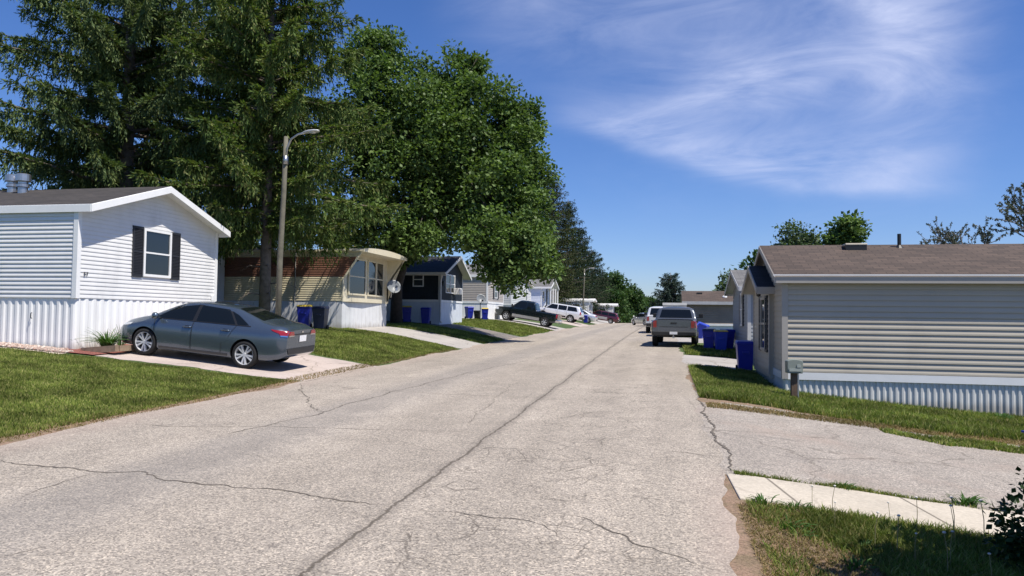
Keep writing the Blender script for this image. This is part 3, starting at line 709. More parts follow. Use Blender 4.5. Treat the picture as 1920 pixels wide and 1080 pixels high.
# bay front: three facets
FR = [(0, .0), (.10, .55), (.12, 2.0), (.02, 4.3), (0, Wy)]
fb = MB()
for (xa, ya), (xb, yb) in zip(FR[:-1], FR[1:]): fb.quad((xa, ya, fl), (xb, yb, fl), (xb, yb, tp), (xa, ya, tp))
fb.quad((.02, .015, fl), (fx(1.94)+.02, .015, 1.94), (.02, .015, tp), (.02, .015, tp))
fb.obj('bay_wall', CRTRIM, ty)
for yy in (-.026, Wy):
    fn = MB(); fn.prism([(.0, yy, fl), (.06, yy, fl), (.06, yy, 1.94), (.87, yy, tp), (.80, yy, tp), (.0, yy, 1.96)], (0, .05 if yy < 0 else .03, 0))
    if yy > 0: fn.prism([(-.05, yy+.003, fl), (.02, yy+.003, fl), (.02, yy+.003, 1.96), (.82, yy+.003, tp), (-.05, yy+.003, tp)], (0, .024, 0))
    else: fn.prism([(-.05, .004, 1.96), (.0, .004, 1.96), (.80, .004, tp), (-.05, .004, tp)], (0, .02, 0))
    fn.obj('side_fin', CRTRIM, ty)
def Pq(i):
    (xa, ya), (xb, yb) = FR[i], FR[i+1]; L_ = math.hypot(xb-xa, yb-ya); dx, dy = (xb-xa)/L_, (yb-ya)/L_
    return (lambda a, h, o: (xa+dx*a+dy*o, ya+dy*a-dx*o, h)), L_
p, L_ = Pq(1); window(ty, p, -.22, 1.42, 1.36, 2.86, CRTRIM, .06)
p, L_ = Pq(2); window(ty, p, .22, 1.22, 1.36, 2.88, CRTRIM, .06); window(ty, p, 1.26, 2.2, 1.36, 2.88, CRTRIM, .06)
rf = MB()
secs = []
for i in range(13):
    y = -.06+(Wy+.12)*i/12; arch = .15*math.sin(PI*min(1, max(0, i/12)))**.7
    secs.append((y, tp+arch*.9))
for (ya, za), (yb, zb) in zip(secs[:-1], secs[1:]):
    rf.hexa([(-Ly-.1, ya, za-.02), (.86, ya, za-.02), (.86, yb, zb-.02), (-Ly-.1, yb, zb-.02), (-Ly-.1, ya, za+.03), (.9, ya, za+.03), (.9, yb, zb+.03), (-Ly-.1, yb, zb+.03)])
rf.obj('roof', mat('pale metal roof', (.55, .53, .48), .5, var=.1), ty)
vf = MB()
for (ya, za), (yb, zb) in zip(secs[:-1], secs[1:]): vf.hexa([(.87, ya, tp-.06), (.93, ya, tp-.06), (.93, yb, tp-.06), (.87, yb, tp-.06), (.905, ya, za+.05), (.93, ya, za+.05), (.93, yb, zb+.05), (.905, yb, zb+.05)])
for y in (-.05,): vf.box(-Ly, y-.02, tp-.05, .87, y+.05, tp+.02)
vf.quad((.0, 0, tp-.05), (.87, 0, tp-.05), (.87, Wy, tp-.05), (0, Wy, tp-.05))
vf.obj('fascia', CRTRIM, ty)
sk = MB()
boards(sk, lambda a, h, k: (-a, -k+.03, h), -.02, Ly, -.5, fl-.002, .24, .03); boards(sk, lambda a, h, k: (-.02+k, a, h), 0, Wy, -.5, fl-.002, .40, .012)
sk.obj('skirting', mat('greyed white skirting', (.66, .67, .68), .5, var=.08, dirt=((.35, .33, .3), .35), splash=.3), ty)
mb = MB(); mb.tube([(-2.0, -.035, 1.0), (-2.0, -.035, tp)], .02, 6); mb.tube([(-1.98, -.05, tp-.25), (-1.98, -.05, tp-.1)], .05, 6); mb.obj('conduit', mat('dull conduit', (.25, .24, .22), .5), ty)
# attached pale entry room and its deck further back
ad = thing('entry_shed', 'pale grey entry shed with flat beige roof beside the cream trailer', 'shed', (-17.6, 24.9, terrain(-17.6, 25)))
mb = MB(); boards(mb, lambda a, h, k: (-a, -k, h), 0, 3.0, .2, 3.2, .3, .012); boards(mb, lambda a, h, k: (k, a, h), 0, 2.4, .2, 3.2, .3, .012); mb.box(-3, .01, 0, -.01, 2.4, 3.2)
mb.obj('wall', mat('pale blue grey panel', (.50, .53, .58), .5, var=.06), ad)
mb = MB(); mb.box(-3.6, -.5, 3.2, .5, 2.4, 3.34); mb.obj('roof', CRTRIM, ad)
mb = MB(); wbox(mb, lambda a, h, k: (-a, -k, h), 1.0, 1.9, .8, 2.8, .0, .05); dr = mb.obj('door', mat('grey door paint', (.33, .35, .38), .5), ad)
mb = MB(); mb.lathe([(0, 0), (.03, .0), (.035, .04), (0, .06)], 10, 'y', (-1.78, -.115, 1.75)); mb.obj('handle', METAL, dr)
dk = thing('wooden_deck', 'dark wooden deck with black railings and stairs beside the pale shed', 'deck', (-18.0, 23.0, terrain(-18, 23)))
DW = mat('dark stained wood', (.025, .022, .02), .75, var=.25, vscale=6)
mb = MB()
for i in range(14): mb.box(-3.4+i*.25, 0, .82, -3.16+i*.25, 1.8, .86)
mb.obj('deck_floor', DW, dk)
mb = MB()
for x in (-3.3, -1.7, 0): mb.box(x, .02, -.3, x+.09, .11, 1.85)
mb.box(-3.3, .0, 1.78, .1, .12, 1.84); mb.box(-3.3, .03, 1.0, .1, .09, 1.05)
x = -3.2
while x < .05: mb.box(x, .04, .9, x+.035, .08, 1.8); x += .13
mb.obj('railing', DW, dk)
mb = MB()
for i in range(5): mb.box(.1+i*.26, .2, .62-i*.17, .40+i*.26, 1.5, .66-i*.17)
mb.hexa([(.05, .12, .55), (1.5, .12, -.35), (1.5, .2, -.35), (.05, .2, .55), (.05, .12, .82), (1.5, .12, -.1), (1.5, .2, -.1), (.05, .2, .82)])
mb.obj('stairs', DW, dk)
mb = MB(); mb.hexa([(.05, .05, 1.72), (1.5, .05, .75), (1.5, .13, .75), (.05, .13, 1.72), (.05, .05, 1.82), (1.5, .05, .85), (1.5, .13, .85), (.05, .13, 1.82)])
for i in range(10): x = .15+i*.14; mb.box(x, .07, .6-x*.64, x+.03, .11, 1.72-x*.67)
mb.obj('handrail', DW, dk)

# 3. navy home
NAVY = mat('navy board siding', (.007, .013, .022), .7, var=.25, vscale=2.5)
nz = 1.40
GUT = mat('off white gutter', (.62, .61, .58), .5, var=.06)
SKN = mat('bluish white skirting', (.62, .66, .72), .5, var=.06, dirt=((.4, .4, .4), .3))
nh, Ps, Pf, D = gable_home('mobile_home', 'dark navy home with near black roof and white downspout at the corner', 'house', (-12.0, 38.75, nz), 1, 4.5, 14, 1.12, 2.78, 3.72, NAVY, SH_NAVY, trim=GUT, skm=SKN, style='boards', sk='boards', dep=.012, oe=.45, orr=.45, band=.10, fasc=.14, ridge_u=2.55)
window(nh, Pf, .95, 2.75, 1.62, 2.68, WHITE, .06, True, (1.85,)); window(nh, Ps, .92, 1.54, 1.92, 2.70, WHITE, .055)
mb = MB(); mb.tube([(.20, -.45, 2.62), (.18, -.36, 2.48), (.06, -.10, 2.30), (.05, -.07, 2.1), (.05, -.07, .1), (.14, -.12, -.02)], .055, 8); mb.obj('downspout', GUT, nh, smooth=True)
mb = MB(); mb.box(-.6, -.56, 2.56, .45, -.46, 2.68); mb.box(-14, -.57, 2.56, -.6, -.46, 2.68); mb.obj('gutter', GUT, nh)
mb = MB(); mb.box(.0, .35, 2.1, .10, .5, 2.25); mb.box(.03, .38, 1.98, .08, .46, 2.1); mb.obj('porch_light', BLACK, nh)
ac = thing('air_conditioner', 'small white window air conditioner under the front sash of the navy home', 'air conditioner', (-11.94, 41.15, nz+1.58))
mb = MB(); mb.box(0, 0, 0, .38, .50, .36); mb.obj('body', WHITE, ac, bev=.015)
mb = MB()
for i in range(9): mb.box(.381, .03, .03+i*.034, .39, .47, .045+i*.034)
mb.obj('grille', mat('light grey grille', (.4, .4, .4), .5), ac)

# 4. taupe home behind the bins
TAUPE = mat('taupe vinyl siding', (.40, .36, .32), .55, var=.06); PALE = mat('pale greige siding', (.62, .59, .55), .55, var=.05)
gh, Ps, Pf, D = gable_home('mobile_home', 'taupe mobile home with white skirting past the navy home', 'house', (-13.0, 53.8, 1.6), 1, 5.5, 14, 1.13, 3.2, 4.15, TAUPE, SH_GREY, lap=.13, dep=.02, oe=.1, orr=.35, band=.14, sk='boards')
window(gh, Pf, 2.2, 3.2, 1.55, 2.6); shutter(gh, Pf, 1.75, 2.15, 1.5, 2.62, DKSH); shutter(gh, Pf, 3.25, 3.65, 1.5, 2.62, DKSH)
# 5. light grey home
LG = mat('light grey siding', (.56, .57, .57), .55, var=.05); LGD = mat('slate grey siding', (.24, .26, .27), .55, var=.05)
g2, Ps, Pf, D = gable_home('mobile_home', 'light grey home with a narrow window behind the dark pickup', 'house', (-13.0, 62.6, 1.75), 1, 9.2, 13, 1.0, 3.0, 3.9, LG, SH_GREY, lap=.15, dep=.02, orr=.3, sk='boards', band=.1)
window(g2, Pf, 6.3, 7.2, 1.5, 2.6)
# 6. white home with gabled porch
w4, Ps, Pf, D = gable_home('mobile_home', 'white home with a small pillared gable porch far along the left side', 'house', (-13.0, 78.2, 1.95), 1, 5.4, 14, 1.0, 3.0, 3.9, mat('bluish white siding', (.66, .70, .80), .5, var=.05), SH_GREY, lap=.15, dep=.02, oe=.2, orr=1.1, sk='boards')
for y in (.1, 2.0, 3.8, 5.6): mb = MB(); mb.box(.9, y*.94, -.5, 1.04, y*.94+.14, 2.9); mb.obj('porch_post', WHITE, w4)
window(w4, Pf, .7, 1.7, 1.5, 2.6); mb = MB(); mb.box(0, 3, .9, .05, 3.9, 2.9); mb.obj('door', DKSH, w4)
# 7. two far small homes
for i, (x, y, W_, lab, cm_) in enumerate(((-9.4, 92, 4.6, 'small far white trailer with flat roof near the second lamp post', WHITE), (-7.6, 109, 3.6, 'farthest small white trailer with pale awning on the left side', LG))):
    f7, Ps, Pf, D = gable_home('trailer_home', lab, 'house', on(x, y, .2), 1, W_, 3.4, .6, 2.4, 2.65, cm_, mat('white roof coat', (.6, .6, .6), .5), lap=.2, dep=.02, orr=.6, sk='boards')
    window(f7, Pf, .5, 1.7, 1.0, 2.0); window(f7, Ps, 1, 2, 1.0, 2.0); mb = MB(); mb.box(0, 2.4, .65, .06, 3.2, 2.3); mb.obj('door', DKSH, f7)

# 8. tan home at the right
TAN = mat('tan vinyl siding', (.42, .38, .31), .5, var=.05, vscale=.8, dirt=((.22, .19, .16), .25))
TANT = mat('greige trim', (.36, .335, .30), .5, var=.04)
rz = -.05
rh, Ps, Pf, D = gable_home('mobile_home', 'long tan mobile home with brown shingle roof and white corrugated skirting', 'house', (2.55, 17.5, rz), -1, 5.2, 17, .50, 2.76, 3.64, TAN, SH_BROWN, trim=TANT, skm=mat('white ribbed skirting', (.60, .60, .58), .4, var=.05, dirt=((.35, .36, .33), .35), splash=.18), lap=.122, dep=.014, sdep=.025, oe=.20, orr=.20, fasc=.13, band=.15, skp=.125)
gw = MB(); gw.box(-.25, -.250, 2.775, 17, -.222, 2.80); gw.obj('gutter', WHITE, rh)
# entry bump with its own gable
bp = MB()
Pg = lambda a, h, o: (-.10-o, a, h)
siding(bp, Pg, 1.45, 4.75, .57, 2.55, .122, .016, (3.1, .36))
bp.box(-.10, 1.45, .4, .02, 4.75, 2.55)
bp.obj('entry_wall', TAN, rh)
for a in (1.42, 4.67): tb = MB(); wbox(tb, Pg, a, a+.11, .50, 2.6, .0, .03); tb.obj('entry_trim', TANT, rh)
pr = MB(); ey, ry, ny_, e_z, r_z = 1.28, 3.1, 4.92, 2.52, 3.15
sec = [(ey, e_z), (ry, r_z), (ny_, e_z), (ny_, e_z+.07), (ry, r_z+.07), (ey, e_z+.07)]
A = [(-.42, y, z) for y, z in sec]; B = [(1.3, y, z) for y, z in sec]
pr.add(A+B, [tuple(range(6)), tuple(range(6, 12))[::-1]], 1)
for i, mi in zip(range(6), (1, 1, 1, 0, 0, 1)): pr.quad(A[i], A[(i+1) % 6], B[(i+1) % 6], B[i], mi)
pr.obj('entry_roof', [SH_NAVY, TANT], rh)
fb = MB()
for ya, za, yb, zb in ((ey-.02, e_z, ry, r_z), (ry, r_z, ny_+.02, e_z)): fb.hexa([(-.445, ya, za-.08), (-.415, ya, za-.08), (-.415, yb, zb-.08), (-.445, yb, zb-.08), (-.445, ya, za+.06), (-.415, ya, za+.06), (-.415, yb, zb+.06), (-.445, yb, zb+.06)])
fb.box(-.41, ey-.02, e_z-.10, .0, ey-.002, e_z+.06); fb.box(-.40, ey, e_z-.1, .0, 1.44, e_z-.07)
fb.obj('entry_fascia', TANT, rh)
window(rh, Pg, 2.05, 2.95, 1.02, 2.38, TANT, .07); shutter(rh, Pg, 1.72, 2.03, 1.0, 2.40, DKSH); shutter(rh, Pg, 2.97, 3.28, 1.0, 2.40, DKSH)
mb = MB(); mb.box(-.22, 2.45, 2.60, -.10, 2.55, 2.64); mb.lathe([(0, .0), (.05, .02), (.075, .2), (.04, .26), (0, .28)], 8, c=(-.24, 2.5, 2.38)); mb.obj('porch_lantern', BLACK, rh)
mb = MB(); mb.box(1.75, 2.05, 3.655, 2.25, 2.45, 3.70); mb.obj('roof_hatch', mat('cream vent lid', (.62, .55, .42), .5), rh, bev=.01)
mb = MB(); mb.box(1.76, 2.06, 3.45, 2.24, 2.44, 3.655); mb.obj('roof_vent', BLACK, rh)
mb = MB(); mb.lathe([(.0, -.2), (.045, -.2), (.045, .45), (0, .45)], 10, c=(3.05, 2.35, 3.5)); mb.lathe([(.11, -.03), (.05, .05)], 10, c=(3.05, 2.35, 3.62)); mb.obj('plumbing_stack', BLACK, rh)
# 9. blue grey home
BG = mat('blue grey siding', (.30, .32, .35), .55, var=.05)
bh, Ps, Pf, D = gable_home('mobile_home', 'blue grey home with a shuttered gable window behind the tan home', 'house', (2.8, 27.2, .45), -1, 5.8, 15, .47, 2.45, 3.15, BG, SH_GREY, trim=mat('pale grey trim', (.5, .5, .5), .5), lap=.13, dep=.016, oe=.28, orr=.35, sk='boards', fasc=.14)
window(bh, Pf, 1.7, 2.55, 1.05, 2.3, WHITE); shutter(bh, Pf, 1.4, 1.68, 1.05, 2.32, DKSH); shutter(bh, Pf, 2.57, 2.85, 1.05, 2.32, DKSH)
st = thing('entry_stairs', 'grey metal stair railing between the tan home and the blue grey home', 'stairs', (2.95, 24.6, terrain(3, 24.6)))
mb = MB()
for i in range(3): mb.box(.05, .3+i*.0, .12+i*.18, .95+.0, 1.5-.3*i, .16+i*.18)
mb.obj('steps', mat('grey step boards', (.3, .3, .3), .7), st)
for yy in (.25, 1.55):
    mb = MB()
    mb.tube([(0, yy, 0), (0, yy, 1.25), (.95, yy, 1.45), (.95, yy, 0)], .022, 6)
    for i in range(5): mb.tube([(.12+i*.17, yy, .2), (.12+i*.17, yy, 1.27+.036*i)], .011, 5)
    mb.obj('railing', METAL, st)
# 10. brown roofed home across the end
bw = thing('mobile_home', 'weathered brown sided home with brown roof broadside beyond the bins', 'house', (1.15, 50.0, 1.02))
BS = mat('weathered brown siding', (.29, .235, .185), .65, var=.2, vscale=1.2)
mb = MB(); Pn = lambda a, h, o: (a, -o, h)
siding(mb, Pn, 0, 14, .42, 1.82, .13, .03); Pw = lambda a, h, o: (-o, a, h); siding(mb, Pw, 0, 5, .42, 1.82, .13, .02, (2.5, .28)); mb.quad((0, 5, .2), (14, 5, .2), (14, 5, 1.82), (0, 5, 1.82)); mb.quad((14, 0, .2), (14, 5, .2), (14, 5, 1.82), (14, 0, 1.82))
mb.obj('wall', BS, bw)
mb = MB(); boards(mb, lambda a, h, k: (a, -k+.02, h), 0, 14, -.5, .42, .3, .01); boards(mb, lambda a, h, k: (-k+.02, a, h), 0, 5, -.5, .42, .3, .01); wbox(mb, Pn, 0, 14, .30, .43, .0, .05); mb.obj('skirting', WHITE, bw)
mb = MB()
sec = [(-.3, 1.78), (2.5, 2.56), (5.3, 1.78), (5.3, 1.85), (2.5, 2.64), (-.3, 1.85)]
A = [(-.15, y, z) for y, z in sec]; B = [(14.2, y, z) for y, z in sec]
mb.add(A+B, [tuple(range(6)), tuple(range(6, 12))[::-1]], 1)
for i, mi in zip(range(6), (1, 1, 1, 0, 0, 1)): mb.quad(A[i], A[(i+1) % 6], B[(i+1) % 6], B[i], mi)
mb.obj('roof', [SH_BROWN, TANT], bw)
mb = MB(); mb.box(-.17, -.325, 1.66, 14.2, -.302, 1.86); mb.obj('fascia', mat('grey fascia', (.42, .42, .43), .5), bw)
for x in (.85, 2.75): mb = MB(); mb.box(x, 1.6, 2.35, x+.35, 1.95, 2.50); mb.obj('roof_vent', BLACK, bw)
mb = MB(); mb.lathe([(.16, -.05), (.16, .06), (.1, .12), (0, .14)], 12, c=(2.6, .9, 2.16)); mb.obj('roof_cap', WHITE, bw)
# ---------------------------------------------------------------- vehicles
def paint(name, col, metal=.6, rough=.26):
    return mat(name, col, rough, metal, var=.03, vscale=.6, coat=1.)
CARGLASS = mat('dark car glass', (.006, .008, .009), .04, var=0, spec=.45)
ALLOY = mat('silver alloy', (.70, .71, .72), .35, .45, var=.05)
CHROME = mat('chrome', (.7, .7, .72), .12, 1., var=0)
REDL = mat('red lamp lens', (.25, .010, .012), .15, var=0, coat=1)
CLEARL = mat('clear lamp lens', (.55, .57, .6), .1, .3, var=0, coat=1)
PLATE = mat('white plate', (.75, .76, .78), .4, var=.1, vscale=30)
def gsm(a, s):
    if s <= 0: return a
    r = int(s*3)+1; k = np.exp(-.5*(np.arange(-r, r+1)/s)**2); k /= k.sum()
    return np.convolve(np.pad(a, r, mode='edge'), k, 'valid')
def loft(keys, xs, nx=110, nt=44, sx=.07, st=.28):
    """keys: name -> [(x, v)]; section points P0..P7; returns closed body mesh arrays"""
    x = np.linspace(xs[0], xs[1], nx); dx = x[1]-x[0]
    K = {}
    for n, pts in keys.items():
        p = sorted(pts); K[n] = gsm(np.interp(x, [q[0] for q in p], [q[1] for q in p]), sx/dx if n not in ('zb',) else .04/dx)
    W = np.stack([K['wm']*.90, K['wm']*.975, K['wm'], K['wm']*.985, K['wb'], K['wr'], K['wr']*.62, 0*x], 1)
    Z = np.stack([K['zb'], K['zb']+.07, K['zm'], K['zs'], K['zbelt'], K['zr'], K['zr']+(K['zt']-K['zr'])*.75, K['zt']], 1)
    t = np.linspace(0, 7, nt); V = []
    for i in range(nx):
        wi = np.interp(t, range(8), W[i]); zi = np.interp(t, range(8), Z[i])
        s = st/(t[1]-t[0]); r = int(s*3)+1; k = np.exp(-.5*(np.arange(-r, r+1)/s)**2); k /= k.sum()
        wp = np.concatenate([wi[:1].repeat(r), wi, -wi[::-1][1:r+1]]); zp = np.concatenate([zi[:1].repeat(r), zi, zi[::-1][1:r+1]])
        wi = np.convolve(wp, k, 'valid'); zi = np.convolve(zp, k, 'valid'); wi[-1] = 0
        V.append(np.concatenate([np.column_stack([np.full(nt, x[i]), -wi, zi]), np.column_stack([np.full(nt, x[i]), wi, zi])[::-1][1:]]))
    V = np.array(V); m = V.shape[1]
    F = [(i*m+j, (i+1)*m+j, (i+1)*m+(j+1) % m, i*m+(j+1) % m) for i in range(nx-1) for j in range(m)]
    F += [tuple(range(m)), tuple((nx-1)*m+j for j in range(m))[::-1]]
    return V.reshape(-1, 3), F
def boolean(o, cutters):
    for c in cutters:
        md = o.modifiers.new('cut', 'BOOLEAN'); md.operation = 'DIFFERENCE'; md.object = c; md.solver = 'EXACT'
    bpy.context.view_layer.update()
    me = bpy.data.meshes.new_from_object(o.evaluated_get(bpy.context.evaluated_depsgraph_get()))
    o.modifiers.clear(); o.data = me
    for c in cutters: bpy.data.objects.remove(c)
def cutter_cyl(x, y0, y1, z, r, n=40):
    mb = MB(); vs = [(x+r*math.cos(2*PI*j/n), y, z+r*math.sin(2*PI*j/n)) for y in (y0, y1) for j in range(n)]
    mb.add(vs, [tuple(range(n)), tuple(range(n, 2*n))[::-1]]+[(j, (j+1) % n, n+(j+1) % n, n+j) for j in range(n)], 1); return mb.obj('cut', [BLACK, BLACK])
class Body:
    def __init__(s, name, par, keys, xs, mats, axles, rw, track_w, extra=(), sx=.07, st=.28):
        V, F = loft(keys, xs, sx=sx, st=st); mb = MB(); mb.v = [tuple(p) for p in V]; mb.f = F; mb.m = [0]*len(F)
        o = mb.obj(name, mats, par, smooth=True); s.par = par
        bm = bmesh.new(); bm.from_mesh(o.data); s.bvh = BVHTree.FromBMesh(bm); bm.free()
        cs = []
        for ax in axles:
            for sd in (-1, 1): cs.append(cutter_cyl(ax, sd*(track_w-.30) if sd > 0 else -1.3, 1.3 if sd > 0 else -(track_w-.30), rw[1], rw[0]))
        cs += [e() for e in extra]
        for c in cs: c.parent = par
        boolean(o, cs)
        me = o.data
        sm = [abs(p.normal.x) < .995 for p in me.polygons]; me.polygons.foreach_set('use_smooth', sm)
        try: me.set_sharp_from_angle(angle=R(38))
        except Exception: pass
        s.o = o; s.axles = axles; s.ra = rw[0]+.012; s.za = rw[1]
    def decal(s, axis, quads, off=.006, n=(10, 6)):
        """quads: 4 corners in the plane seen along axis ('-y','y','-x','x','z'); conforms to the body"""
        D = {'-y': Vector((0, 1, 0)), 'y': Vector((0, -1, 0)), '-x': Vector((1, 0, 0)), 'x': Vector((-1, 0, 0)), 'z': Vector((0, 0, -1))}[axis]
        mb = MB()
        for q in quads:
            q = [Vector(p) for p in q]; G = []
            for i in range(n[0]+1):
                for j in range(n[1]+1):
                    a, b = i/n[0], j/n[1]
                    p = (q[0]*(1-a)+q[1]*a)*(1-b)+(q[3]*(1-a)+q[2]*a)*b
                    o = Vector((p[0], -5*D.y, p[1])) if axis in 'y-y' and 'y' in axis else Vector((-5*D.x, p[0], p[1])) if 'x' in axis else Vector((p[0], p[1], 5))
                    h, nn, _, _ = s.bvh.ray_cast(o, D)
                    if h is None: G.append(None); continue
                    if nn.dot(D) > 0: nn = -nn
                    if 'y' in axis and any(math.hypot(h.x-ax, h.z-s.za) < s.ra for ax in s.axles): G.append(None); continue
                    G.append(h+nn*off)
            k = n[1]+1; base = len(mb.v); idx = {}
            for c, g in enumerate(G):
                if g is not None: idx[c] = len(mb.v); mb.v.append(tuple(g))
            for i in range(n[0]):
                for j in range(n[1]):
                    f = [i*k+j, (i+1)*k+j, (i+1)*k+j+1, i*k+j+1]
                    if all(c in idx for c in f) and max((G[a]-G[b]).length for a, b in zip(f, f[1:])) < .5: mb.f.append(tuple(idx[c] for c in f)); mb.m.append(0)
        return mb
def mirror_y(mb):
    m = MB(); m.v = [(x, -y, z) for x, y, z in mb.v]; m.f = list(mb.f); m.m = list(mb.m); return m
def wheel(par, x, y, r, wd, spokes=10, rim_m=ALLOY, side=-1, rim_r=.70):
    t = MB(); rr = r*rim_r
    t.lathe([(rr*.96, -wd/2+.01), (rr*1.02, -wd/2), (r*.93, -wd/2+.005), (r*.985, -wd/2+.03), (r, -wd/4), (r, wd/4), (r*.985, wd/2-.03), (r*.93, wd/2-.005), (rr*1.02, wd/2), (rr*.96, wd/2-.01)], 40, 'y')
    for i in range(3): t.lathe([(r*1.001, -wd/4+i*wd/4-.006), (r*1.002, -wd/4+i*wd/4+.006)], 40, 'y')
    o = t.obj('wheel', RUB, par, smooth=True, loc=(x, y, r))
    m = MB(); s = side; f = s*(wd/2-.012)
    m.lathe([(rr, f), (rr*.93, f), (rr*.90, f-s*.03), (rr*.90, -s*wd*.3)], 36, 'y')
    m.lathe([(0, f-s*.015), (rr*.16, f-s*.015), (rr*.2, f-s*.03), (rr*.2, f-s*.07)], 16, 'y')
    for k in range(spokes):
        a = 2*PI*k/spokes+(.10 if k % 2 else -.10)*(1 if spokes > 7 else 0); ca, sa = math.cos(a), math.sin(a)
        def p(rad, tang, dep): return (ca*rad-sa*tang, f-s*dep, sa*rad+ca*tang)
        w0, w1 = rr*.055, rr*(.095 if spokes > 7 else .15)
        m.hexa([p(rr*.12, -w0, .06), p(rr*.94, -w1, .05), p(rr*.94, w1, .05), p(rr*.12, w0, .06), p(rr*.12, -w0, .018), p(rr*.94, -w1, .008), p(rr*.94, w1, .008), p(rr*.12, w0, .018)])
    m.obj('rim', rim_m, o, smooth=False)
    d = MB(); d.lathe([(0, -s*.02), (rr*.9, -s*.02), (rr*.9, -s*.03), (0, -s*.03)], 28, 'y'); d.obj('brake_disc', mat('dark brake iron', (.06, .06, .06), .5, .8), o)
    return o
def sedan(name, label, cat, col, loc, rz, pitch=0, roll=0, group=None):
    o = thing(name, label, cat, loc, rz, group); o.rotation_euler = (roll, pitch, rz)
    keys = dict(
     zb=[(-2.34, .40), (-2.2, .30), (-1.9, .24), (-1, .20), (1, .19), (1.9, .20), (2.2, .22), (2.30, .30)],
     zm=[(-2.34, .56), (-2, .58), (0, .58), (2, .54), (2.30, .46)],
     zs=[(-2.34, .80), (-2.1, .87), (-1.2, .86), (0, .81), (1.2, .80), (1.9, .72), (2.30, .56)],
     zbelt=[(-2.34, .94), (-2.0, 1.01), (-1.4, .995), (-.8, .965), (0, .935), (1.1, .925), (1.45, .89), (2.0, .76), (2.30, .58)],
     zr=[(-2.34, .96), (-2.12, 1.065), (-1.85, 1.09), (-1.62, 1.12), (-.95, 1.345), (-.6, 1.375), (0, 1.395), (.45, 1.36), (.8, 1.22), (1.30, .965), (1.5, .925), (2.0, .785), (2.30, .59)],
     zt=[(-2.34, .97), (-2.14, 1.09), (-1.85, 1.125), (-1.72, 1.15), (-.85, 1.405), (-.5, 1.425), (0, 1.435), (.4, 1.415), (.7, 1.31), (1.38, .985), (1.6, .945), (2.05, .81), (2.30, .60)],
     wm=[(-2.34, .70), (-2.2, .82), (-1.9, .875), (-1.3, .89), (1.3, .89), (1.8, .86), (2.1, .77), (2.30, .50)],
     wb=[(-2.34, .66), (-2.1, .77), (-1.6, .79), (-1, .805), (1, .81), (1.5, .78), (2.0, .66), (2.30, .42)],
     wr=[(-2.34, .60), (-2.1, .66), (-1.7, .66), (-1.0, .57), (-.5, .575), (.4, .575), (.8, .63), (1.3, .74), (1.6, .72), (2.0, .60), (2.30, .38)])
    pm = paint('paint '+label[:24], col)
    B = Body('body', o, keys, (-2.34, 2.30), [pm, BLACK], (-1.35, 1.35), (.365, .335), .89)
    for sd, ax in ((-1, '-y'), (1, 'y')):
        q = lambda *a: [tuple(p) for p in a]
        B.decal(ax, [q((.13, .955), (1.12, .952), (.66, 1.245), (.10, 1.345))], .006, (16, 8)).obj('side_window', CARGLASS, o, smooth=True)
        B.decal(ax, [q((-1.02, .985), (.03, .957), (.02, 1.345), (-.72, 1.315))], .006, (16, 8)).obj('side_window', CARGLASS, o, smooth=True)
        B.decal(ax, [q((-1.36, 1.015), (-1.08, .99), (-.80, 1.285), (-1.0, 1.215))], .006, (6, 6)).obj('quarter_window', CARGLASS, o, smooth=True)
        for pq in (q((-.02, .955), (.16, .955), (.13, 1.35), (-.02, 1.35)), q((-1.14, .99), (-.96, .985), (-.66, 1.30), (-.86, 1.27))): B.decal(ax, [pq], .0052, (4, 8)).obj('pillar_cover', BLACK, o, smooth=True)
        tr = B.decal(ax, [q((-1.42, .985), (1.2, .925), (1.2, .94), (-1.42, 1.002))], .008, (30, 1)); tr.obj('window_trim', BLACK, o, smooth=True)
        # door panels stand a hair proud, leaving seam lines; handles belong to them
        for pts, hx in (((.10, .30, 1.02, .30, 1.10, .92, .10, .925), .30), ((-.70, .30, .06, .30, .06, .925, -1.06, .97), -.72)):
            d = B.decal(ax, [q(pts[0:2], pts[2:4], pts[4:6], pts[6:8])], .004, (16, 12)).obj('door', pm, o, smooth=True)
            hz = .815 if hx > 0 else .845
            h, n_, _, _ = B.bvh.ray_cast(Vector((hx-.08, sd*5, hz)), Vector((0, -sd, 0)))
            mb = MB(); y = h.y; mb.tube([(hx-.20, y+sd*.004, hz+.004), (hx-.18, y+sd*.035, hz+.006), (hx, y+sd*.035, hz), (hx+.02, y+sd*.004, hz)], .017, 8); mb.obj('handle', pm, d, smooth=True)
            B.decal(ax, [q((hx-.16, hz-.03), (hx-.02, hz-.03), (hx-.02, hz+.03), (hx-.16, hz+.03))], .006, (3, 3)).obj('handle_recess', BLACK, d)
        for xx, zz0, zz1, xs_ in ((.08, .28, .95, 0), (1.06, .32, .93, .06), (-.72, .30, .55, -.02), (-.9, .70, .98, -.16)):
            B.decal(ax, [q((xx-.006, zz0), (xx+.006, zz0), (xx+.006+xs_, zz1), (xx-.006+xs_, zz1))], .0055, (1, 10)).obj('door_seam', BLACK, o)
        B.decal(ax, [q((-.9, .245), (.95, .225), (.95, .275), (-.9, .30))], .008, (20, 2)).obj('sill_trim', mat('dark grey sill', (.05, .055, .06), .5), o, smooth=True)
        mb = MB(); yy = sd*.90
        mb.lathe([(0, -.07), (.06, -.06), (.085, 0), (.08, .05), (0, .07)], 14, 'x', (1.0, yy+sd*.09, 1.0)); mb.box(.98, min(yy+sd*.02, yy-sd*.1), .94, 1.04, max(yy+sd*.02, yy-sd*.1), .97)
        mb.obj('wing_mirror', pm, o, smooth=True)
        B.decal(ax, [q((1.78, .70), (2.2, .62), (2.2, .68), (1.72, .76))], .008, (8, 3)).obj('headlight', CLEARL, o, smooth=True)
